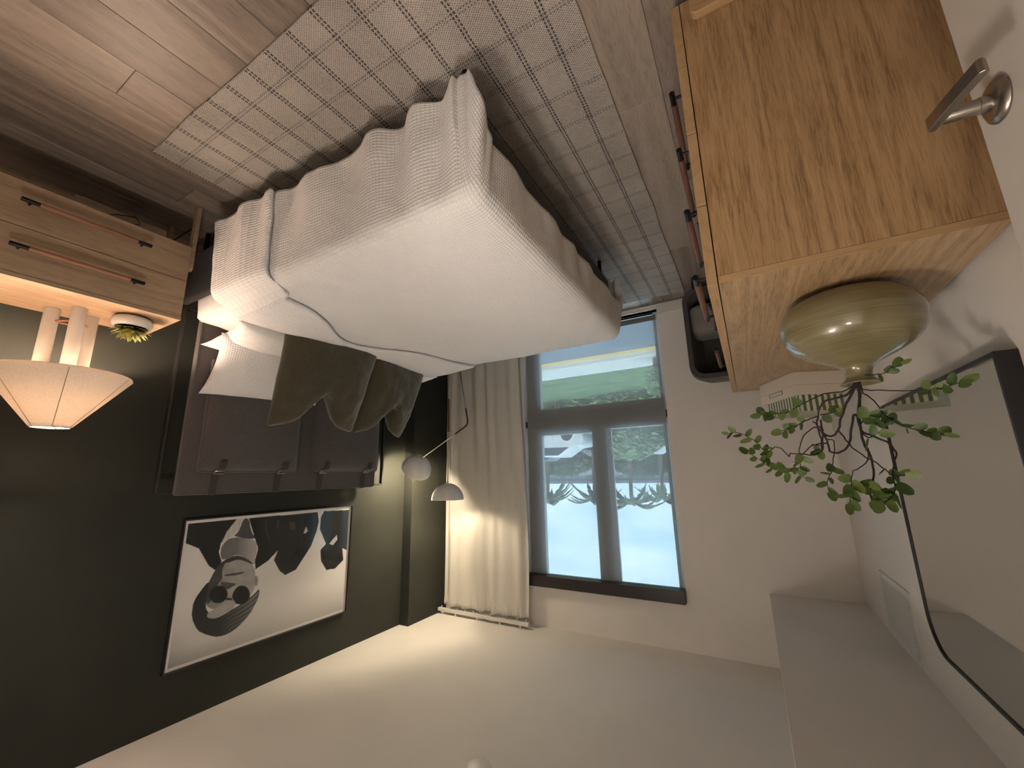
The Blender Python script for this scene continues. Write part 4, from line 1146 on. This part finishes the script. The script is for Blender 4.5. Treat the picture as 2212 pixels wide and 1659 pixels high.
# ---- vase
VX, VY, VZ = -0.280, 1.372, DZ1+0.0005
vp = [(0.0, 0.0), (0.060, 0.0), (0.082, 0.003), (0.114, 0.014), (0.140, 0.034), (0.1545, 0.060), (0.1590, 0.085), (0.1565, 0.110), (0.146, 0.136), (0.125, 0.158), (0.096, 0.176), (0.065, 0.190), (0.043, 0.201), (0.031, 0.213), (0.0265, 0.228), (0.030, 0.242), (0.040, 0.2495), (0.046, 0.2525), (0.044, 0.2555), (0.034, 0.251), (0.024, 0.240), (0.021, 0.225), (0.030, 0.205), (0.020, 0.20), (0.0, 0.20)]
va = MB().lathe(vp, 72, (VX, VY, VZ)).build('vase', MT['glaze'], smooth=60, subsurf=1)
setp(va, 'squat round olive glazed ceramic vase with a narrow flared neck on the dresser', 'vase')
BR = {'vine':[(0.0028,0,[(-272,1370,1239),(-271,1373,1275),(-261,1375,1316),(-253,1378,1316),(-243,1381,1350),(-234,1384,1385),(-215,1386,1408),(-192,1389,1408),(-189,1392,1382),(-182,1395,1347),(-172,1397,1331),(-166,1400,1321)]),(0.003,0,[(-268,1370,1239),(-246,1377,1278),(-230,1384,1312),(-218,1391,1347),(-207,1399,1364),(-193,1406,1363),(-179,1413,1345),(-171,1420,1336)]),(0.0014,0.45,[(-171,1420,1336),(-142,1427,1358),(-127,1433,1395),(-129,1440,1417),(-124,1447,1442),(-115,1453,1458),(-131,1460,1476)]),(0.0014,0.55,[(-180,1400,1347),(-186,1398,1372),(-204,1397,1382),(-195,1395,1427),(-187,1393,1457),(-173,1392,1483),(-174,1390,1509)]),(0.002,0.85,[(-187,1420,1317),(-185,1420,1355),(-180,1420,1398),(-171,1420,1407)]),(0.002,0,[(-192,1420,1383),(-175,1425,1383),(-157,1430,1385)])],'low':[(0.0016,0.55,[(-265,1370,1238),(-236,1365,1252),(-197,1360,1253),(-147,1355,1277),(-102,1350,1298),(-65,1345,1300),(-44,1340,1301)])],'long':[(0.003,0,[(-264,1370,1241),(-241,1378,1263),(-205,1385,1268),(-187,1392,1285),(-180,1400,1312)]),(0.0016,0.35,[(-180,1400,1309),(-150,1397,1319),(-121,1393,1335),(-90,1390,1344)]),(0.0022,0,[(-180,1400,1312),(-176,1410,1330),(-180,1420,1380),(-171,1430,1411),(-141,1440,1410),(-105,1450,1405)]),(0.0013,0.4,[(-105,1450,1405),(-101,1454,1414),(-90,1459,1396),(-74,1463,1386),(-59,1468,1394),(-48,1472,1400),(-32,1477,1378),(-8,1481,1352),(24,1486,1334),(47,1490,1334)]),(0.0013,0.35,[(-175,1430,1388),(-157,1436,1387),(-129,1441,1417),(-100,1447,1455),(-81,1453,1459),(-52,1459,1445),(-29,1464,1423),(1,1470,1401)]),(0.0014,0.2,[(-187,1410,1305),(-210,1405,1302),(-222,1400,1297)])],'tall':[(0.003,0.78,[(-275,1370,1240),(-268,1366,1285),(-259,1361,1317),(-257,1357,1356),(-258,1352,1393),(-264,1348,1422),(-263,1343,1458),(-257,1339,1485),(-247,1334,1508),(-246,1330,1528)]),(0.0014,0.68,[(-263,1350,1402),(-255,1344,1433),(-237,1338,1451),(-221,1332,1460),(-212,1326,1495),(-200,1320,1536)]),(0.0014,0.3,[(-248,1340,1523),(-259,1330,1508),(-268,1320,1504)]),(0.0016,0.3,[(-257,1350,1345),(-266,1350,1331),(-278,1350,1325)])],'round':[(0.0022,0.7,[(-268,1370,1293),(-259,1361,1355),(-277,1352,1372),(-300,1343,1391),(-311,1334,1414),(-301,1326,1438),(-291,1317,1467),(-290,1308,1493),(-281,1299,1513),(-259,1290,1533)]),(0.0016,0.68,[(-217,1390,1353),(-230,1377,1382),(-236,1363,1400),(-261,1350,1430),(-278,1337,1450),(-291,1323,1469),(-312,1310,1470)]),(0.0014,0.35,[(-255,1350,1359),(-266,1347,1377),(-287,1343,1367),(-307,1340,1347)])],'mirror':[(0.0014,0.4,[(-277,1370,1258),(-290,1353,1280),(-303,1337,1318),(-316,1320,1341),(-341,1303,1363),(-364,1287,1374),(-382,1270,1382)])],'sprig':[(0.0012,0.6,[(-269,1370,1240),(-270,1358,1226),(-281,1346,1218),(-312,1334,1221),(-329,1322,1216),(-350,1310,1206)])],'wire':[(0.0012,0.55,[(-275,1370,1250),(-310,1346,1260),(-354,1322,1271),(-379,1298,1275),(-402,1274,1278),(-429,1250,1269)])]}
def catmull(P, n_=5):
    P = [Vector(p) for p in P]; P = [P[0]] + P + [P[-1]]; o = []
    for i in range(1, len(P)-2):
        for k in range(n_):
            t = k/n_
            o.append(0.5*((2*P[i]) + (P[i+1]-P[i-1])*t + (2*P[i-1]-5*P[i]+4*P[i+1]-P[i+2])*t*t + (3*P[i]-P[i-1]-3*P[i+1]+P[i+2])*t**3))
    o.append(P[-2]); return o
BRL = {
 'vine': 'dark twisted vine looping above the vase, leaf sprigs hanging from its curls',
 'low': 'thin leafy branch reaching low over the green striped box',
 'long': 'longest branch stretching from the vase toward the window with small leaves',
 'tall': 'tallest upright branch in the vase with leaf clusters at its tip',
 'round': 'branch with large round leaves in front of the mirror edge',
 'mirror': 'leafy branch arching across the dark mirror glass halfway up',
 'sprig': 'short leafy sprig curling over the shoulder of the vase',
 'wire': 'straight wiry branch whose leaves overlap the lower edge of the mirror'}
LEAVES = [leaf_shape(0.030, 0.0195, 0.12, n=8, rounded=True).mesh('leaf', MT['leaf'], smooth=80), leaf_shape(0.027, 0.0215, -0.10, n=8, rounded=True).mesh('leaf', MT['leaf'], smooth=80), leaf_shape(0.033, 0.0180, 0.22, n=8, rounded=True).mesh('leaf', MT['leaf'], smooth=80)]
rl = random.Random(11)
for k, segs in BR.items():
    t = thing('leafy_branch', BRL[k], 'branch', (VX, VY, VZ+0.25), group='branches in the olive vase')
    for (r, fl_, pts) in segs:
        P = catmull([(p[0]/1000, p[1]/1000, p[2]/1000) for p in pts])
        # the roots reach down into the neck
        if (P[0].xy - Vector((VX, VY))).length < 0.05 and P[0].z < VZ+0.30:
            P = [Vector((VX+(P[0].x-VX)*0.2, VY, VZ+0.215)), Vector((VX+(P[0].x-VX)*0.4, VY, VZ+0.243))] + P[1:]
        n_ = len(P)
        wob = [p + Vector((fbm(i*0.35, r*9e3), fbm(i*0.35, r*9e3, 5), fbm(i*0.35, r*9e3, 9)))*(0.0025 if 2 < i < n_-1 else 0) for i, p in enumerate(P)]
        MB().tube(wob, [1.25*r*(1-0.5*i/(n_-1)) for i in range(n_)], 6).build('stem', MT['bark'], t, smooth=60)
        if fl_:
            i0 = int(n_*fl_); lst = list(range(i0, n_))
            tot = sum((wob[i]-wob[i-1]).length for i in lst) if len(lst) > 1 else 0.03
            cnt = max(3, int(tot/0.0120))
            for q in range(cnt+1):
                f_ = i0 + (n_-1-i0)*q/cnt
                i = min(n_-2, int(f_)); p = wob[i].lerp(wob[i+1], f_-i)
                tg = (wob[min(i+1, n_-1)]-wob[max(i-1, 0)]).normalized()
                side = tg.cross(Vector((0.2, 0.9, 0.1))).normalized() * (1 if q % 2 else -1)
                d = (tg*0.55 + side*0.8 + Vector((rl.uniform(-.5, .5), rl.uniform(-.7, .2), rl.uniform(-.35, .35)))) if q < cnt else tg + Vector((rl.uniform(-.2, .2),)*3)
                d.normalize()
                # leaf faces roughly outwards, each a little differently
                nz_ = Vector((rl.uniform(-.4, .8), rl.uniform(-1.0, -0.2), rl.uniform(-.2, .9)))
                nz_ = (nz_ - d*nz_.dot(d)).normalized()
                R_ = Matrix((d, nz_.cross(d), nz_)).transposed()
                o = bpy.data.objects.new('leaf', rl.choice(LEAVES)); COL.objects.link(o)
                o.rotation_euler = R_.to_euler(); o.scale = (rl.uniform(0.75, 1.18)*(1.12 if k in ('round', 'tall') else 0.92),)*3; o.location = p
                adopt(o, t)

# ---- two boxes on the dresser
BA = atan2(0.91, 0.41)
wb = thing('storage_box', 'white lidded storage box with a slim metal label slot on the dresser', 'box', (-0.240, 2.400, DZ1+0.0005), BA)
MB().box((0, 0, 0), (0.340, 0.270, 0.066)).build('box_body', MT['white_card'], wb, keep=False, bevel=0.0015)
MB().box((-0.001, -0.001, 0.0665), (0.341, 0.271, 0.1125)).build('lid', MT['white_card'], wb, keep=False, bevel=0.0015)
sl_ = MB(); ring(sl_, [(0.115, 0.072), (0.245, 0.072), (0.245, 0.092), (0.115, 0.092)], [(0.119, 0.075), (0.241, 0.075), (0.241, 0.089), (0.119, 0.089)], lambda p: (p[0], -0.001, p[1]), lambda p: (p[0], -0.0035, p[1]))
sl_.build('label_slot', MT['nickel'], wb, keep=False)
sb = thing('striped_box', 'green and white striped lidded box on top of the white storage box', 'box', (-0.240 + 0.022*0.41 - 0.020*0.91, 2.400 + 0.022*0.91 + 0.020*0.41, DZ1+0.1135), BA)
def striped(z0, z1, ins):
    m_ = MB(); L_, D_ = 0.290-ins, 0.205-ins
    m_.uv = {}
    def quad(a, b_, ua, ub):
        i = len(m_.v); m_.v += [(a[0], a[1], z0), (b_[0], b_[1], z0), (b_[0], b_[1], z1), (a[0], a[1], z1)]; m_.f.append((i, i+1, i+2, i+3))
        for k_, u_ in zip(range(4), (ua, ub, ub, ua)): m_.uv[i+k_] = (u_, 0)
    quad((ins, ins), (L_, ins), 0, 0.345); quad((L_, ins), (L_, D_), 0, 0.21); quad((L_, D_), (ins, D_), 0, 0.345); quad((ins, D_), (ins, ins), 0, 0.21)
    return m_
striped(0.0, 0.052, 0.0005).build('box_body', MT['stripe'], sb, keep=False)
lid = striped(0.0528, 0.0800, 0.0).build('lid', MT['stripe'], sb, keep=False)
MB().box((0.0, 0.0, 0.0800), (0.290, 0.205, 0.0815)).build('lid_top', plain('pale_sage_paper', (0.42, 0.40, 0.31), rough=0.7), lid, keep=False)
MB().box((0.002, 0.002, 0.001), (0.287, 0.202, 0.0525)).build('inner_card', MT['white_card'], sb, keep=False)

# ================================================================ SHELL CHAIR behind the dresser
ch = thing('shell_chair', 'dark grey felt shell chair with a lighter seat cushion behind the dresser', 'chair', (-0.02, 3.28, 0))
def rrect(x0, x1, z0, z1, R_):
    pts = []
    for (cx, cz, a0_) in ((x1-R_, z0+R_, -90), (x1-R_, z1-R_, 0), (x0+R_, z1-R_, 90), (x0+R_, z0+R_, 180)):
        for k_ in range(9): a = radians(a0_+11.25*k_); pts.append((cx+R_*cos(a), cz+R_*sin(a)))
    return pts
CX0, CX1, CZ0, CZ1 = -0.330, 0.296, 0.110, 0.806
sc_ = MB()
ringz = [(rrect(CX0, CX1, CZ0, CZ1, 0.10), 3.155), (rrect(CX0-0.004, CX1+0.004, CZ0, CZ1+0.003, 0.10), 3.25), (rrect(CX0+0.01, CX1-0.01, CZ0+0.01, CZ1-0.01, 0.13), 3.42), (rrect(CX0+0.07, CX1-0.07, CZ0+0.06, CZ1-0.07, 0.15), 3.535),
         (rrect(CX0+0.09, CX1-0.09, CZ0+0.09, CZ1-0.09, 0.14), 3.50), (rrect(CX0+0.045, CX1-0.045, CZ0+0.045, CZ1-0.045, 0.11), 3.40), (rrect(CX0+0.034, CX1-0.034, CZ0+0.034, CZ1-0.034, 0.085), 3.25), (rrect(CX0+0.032, CX1-0.032, CZ0+0.032, CZ1-0.032, 0.08), 3.155)]
nn_ = len(ringz[0][0])
for (pp, yy) in ringz: sc_.v += [(p[0], yy, p[1]) for p in pp]
for i in range(len(ringz)):
    if i == 3:
        continue
    i2 = (i+1) % len(ringz)
    for k_ in range(nn_): sc_.f.append((i*nn_+k_, i*nn_+(k_+1) % nn_, i2*nn_+(k_+1) % nn_, i2*nn_+k_))
sc_.f.append(tuple(3*nn_+k_ for k_ in range(nn_))); sc_.f.append(tuple(4*nn_+k_ for k_ in range(nn_)))
sc_.build('shell', MT['chair_felt'], ch, smooth=50)
m_, f = rbox_surface(CX0+0.040, CX1-0.040, 3.175, 3.46, 0.225, 0.452, 0.05, 0.006); m_.grid(f, 60, 36)
m_.build('seat_cushion', MT['chair_pillow'], ch, smooth=80, weld=True)
for (x, y) in ((-0.24, 3.21), (0.21, 3.21), (-0.20, 3.42), (0.17, 3.42)):
    MB().tube([(x, y, 0.001), (x, y, 0.125)], [0.010, 0.014], 12).build('leg', MT['blackpaint'], ch, smooth=40)

# ================================================================ OUTDOORS, seen through the screen
GZ = -0.80
MT['asphalt'] = plain('asphalt', (0.17, 0.19, 0.22), rough=0.9, bump=0.3, bscale=60, var=0.08)
MT['concrete'] = plain('pale_concrete', (0.62, 0.60, 0.56), rough=0.9, var=0.05)
MT['yellow'] = plain('yellow_line_paint', (0.70, 0.48, 0.10), rough=0.8, var=0.05)
MT['grass'] = plain('mown_grass', (0.10, 0.17, 0.055), rough=0.95, bump=0.5, bscale=30, var=0.25)
MT['bush'] = plain('bush_leaf', (0.17, 0.25, 0.12), rough=0.7, var=0.45)
MT['palm'] = plain('palm_frond', (0.06, 0.10, 0.05), rough=0.6, var=0.3)
MT['trunk'] = plain('palm_trunk', (0.16, 0.12, 0.08), rough=0.9, var=0.2)
MT['tyre'] = plain('tyre_rubber', (0.02, 0.02, 0.02), rough=0.8)
MT['carglass'] = plain('car_glass', (0.03, 0.04, 0.05), rough=0.1)
struct(MB().box((-60, YF+TH+0.02, GZ-0.3), (60, 7.52, GZ)).build('road', MT['asphalt']), 'grey asphalt lane below the window')
struct(MB().box((-60, 7.52, GZ-0.3), (60, 7.66, GZ+0.004)).build('road_line', MT['yellow']), 'yellow painted kerb line')
struct(MB().box((-60, 7.66, GZ-0.3), (60, 8.50, GZ+0.12)).build('pavement', MT['concrete'], bevel=0.02), 'pale concrete kerb and footpath')
struct(MB().box((-60, 8.50, GZ-0.3), (60, 16.5, GZ+0.10)).build('lawn', MT['grass']), 'green lawn beyond the footpath')
struct(MB().box((-80, 16.5, GZ-0.3), (90, 60.0, GZ)).build('parking_ground', MT['asphalt']), 'asphalt car park')
struct(MB().box((-200, 60.0, GZ-0.3), (220, 220.0, GZ-0.02)).build('far_ground', MT['grass']), 'distant grass')
# the outside face of this building
def bush(name, label, cat, c_, rad, nleaf, seed, col='bush', group=None, trunk=False, leaf=0.10):
    rr = random.Random(seed); t = thing(name, label, cat, (c_[0], c_[1], GZ), group=group)
    m_ = MB()
    for _ in range(nleaf):
        d = Vector((rr.gauss(0, 1), rr.gauss(0, 1), rr.gauss(0, 1))).normalized()*rr.uniform(0.55, 1.0)**0.5
        p = Vector((c_[0]+d.x*rad[0], c_[1]+d.y*rad[1], c_[2]+d.z*rad[2]*(1+0.3*fbm(d.x*2+seed, d.y*2))))
        if p.z < GZ+0.1: p.z = GZ+0.1+rr.random()*0.1
        a = Vector((rr.gauss(0, 1), rr.gauss(0, 1), rr.gauss(0, 1))).normalized(); b_ = a.orthogonal().normalized()
        s_ = leaf*rr.uniform(0.7, 1.4)
        m_.add([p-a*s_, p+b_*s_*0.45, p+a*s_, p-b_*s_*0.45], [(0, 1, 2, 3)])
    fo = m_.build('foliage', MT[col], t); fo['kind'] = 'stuff'
    tr = MB().tube([(c_[0], c_[1], GZ), (c_[0]+0.05, c_[1], c_[2])], [0.09, 0.05], 8).build('trunk', MT['trunk'], t, smooth=60)
    return t
bush('hedge_bush', 'rounded dark green bush on the lawn nearest the curtain', 'bush', (4.75, 11.6, -0.50), (0.85, 0.45, 0.42), 2600, 3, group='bushes on the lawn')
bush('hedge_bush', 'loose pale green bush on the lawn opposite the dresser', 'bush', (2.75, 11.4, -0.50), (1.05, 0.5, 0.40), 2600, 4, group='bushes on the lawn')
bush('leafy_shrub', 'tall leafy shrub outside the right-hand upper pane', 'bush', (4.3, 17.6, 0.0), (1.5, 0.7, 0.85), 2600, 6, leaf=0.12)
bush('street_sapling', 'slender sapling by the kerb at the window edge', 'tree', (1.28, 7.9, -0.20), (0.28, 0.28, 0.35), 420, 8, leaf=0.05)
bush('broad_tree', 'dark broad-crowned tree beyond the parked cars', 'tree', (16.0, 37.0, 0.5), (3.6, 2.0, 1.1), 3000, 12, col='palm', leaf=0.28)
bush('broad_tree', 'green tree beside the pale building far outside', 'tree', (8.0, 36.5, 0.6), (2.6, 1.8, 1.2), 2400, 13, col='palm', leaf=0.26)
def car(label, x, y, rot, col, seed):
    t = thing('parked_car', label, 'car', (x, y, GZ+0.001), rot, group='parked cars outside')
    body = [(-2.15, 0.30), (2.15, 0.30), (2.20, 0.62), (2.05, 0.80), (1.15, 0.90), (0.55, 1.36), (-0.85, 1.42), (-1.60, 0.96), (-2.10, 0.90), (-2.22, 0.60)]
    MB().prism(body, lambda p: (p[0], -0.86, p[1]), lambda p: (p[0], 0.86, p[1])).build('body', plain('car_paint_%d' % seed, col, rough=0.25, var=0.02), t, bevel=0.05, keep=False)
    win = [(1.00, 0.92), (0.50, 1.30), (-0.80, 1.35), (-1.40, 0.97)]
    for s_ in (-1, 1):
        MB().prism(win, lambda p: (p[0], s_*0.862, p[1]), lambda p: (p[0], s_*0.875, p[1])).build('side_window', MT['carglass'], t, keep=False)
        for xx in (-1.32, 1.35):
            MB().lathe([(0, -0.1), (0.30, -0.1), (0.32, -0.06), (0.32, 0.06), (0.30, 0.1), (0, 0.1)], 20, (xx, s_*0.80, 0.32), (0, 1, 0)).build('wheel', MT['tyre'], t, keep=False, smooth=40)
    return t
car('white parked car on the curtain side of the car park', 9.2, 20.2, 0.0, (0.75, 0.75, 0.75), 1)
car('silver parked car at the middle of the window view', 4.5, 20.6, 0.0, (0.55, 0.57, 0.60), 2)
car('dark blue parked car beyond the white one', 12.4, 25.5, 0.02, (0.05, 0.07, 0.12), 3)
car('pale parked car far right beyond the shrub', 2.2, 24.6, -0.02, (0.68, 0.70, 0.72), 4)
car('black parked car between the two light ones', 7.2, 25.2, 0.02, (0.03, 0.03, 0.035), 5)
def palm(label, x, y, h, seed):
    rr = random.Random(seed)
    t = thing('palm_tree', label, 'palm', (x, y, GZ), group='palms beyond the car park')
    MB().tube([(x, y, GZ), (x+0.1, y, GZ+h*0.5), (x+0.15, y, GZ+h)], [0.17, 0.13, 0.12], 10).build('trunk', MT['trunk'], t, smooth=60)
    for k in range(20):
        a = 2*pi*k/20 + rr.uniform(-0.15, 0.15); L_ = rr.uniform(1.7, 2.3); up = rr.uniform(0.4, 2.2)
        m_ = MB(); vs = []; n_ = 10
        for i in range(n_+1):
            s_ = i/n_; r_ = L_*s_; zz = h + up*0.9*s_ - 1.7*s_*s_
            w_ = 0.55*sin(pi*min(0.97, 0.12+0.85*s_))*(0.55 if i % 2 else 1.0)
            c_ = Vector((x+0.15+r_*cos(a), y+r_*sin(a), GZ+zz)); sd = Vector((-sin(a), cos(a), -0.35))
            vs += [c_+sd*w_*0.5, c_+Vector((0, 0, 0.05)), c_+Vector((sin(a), -cos(a), -0.35))*w_*0.5]
        m_.add(vs, [(3*i+j, 3*i+3+j, 3*i+4+j, 3*i+1+j) for i in range(n_) for j in range(2)]).build('frond', MT['palm'], t)
palm('palm tree seen through the pane nearest the curtain', 13.4, 29.0, 4.0, 1)
palm('palm tree beside the window mullion', 10.6, 31.5, 4.0, 2)
palm('palm tree in the left of the dresser-side pane', 6.9, 28.0, 4.0, 3)
palm('palm tree in the right of the dresser-side pane', 6.0, 34.0, 4.2, 4)
bd = thing('low_building', 'long low pale building beyond the car park', 'building', (14, 48, GZ))
MB().box((-6, 46, GZ), (34, 52, GZ+3.1)).build('wall', plain('pale_stucco', (0.42, 0.44, 0.46), rough=0.9), bd)
MB().box((-6.6, 45.4, GZ+3.1), (34.6, 52.6, GZ+3.4)).build('roof', MT['asphalt'], bd)
for k in range(13):
    MB().box((-4+3*k, 45.93, GZ+0.9), (-2.2+3*k, 46.01, GZ+2.2)).build('window', MT['carglass'], bd)
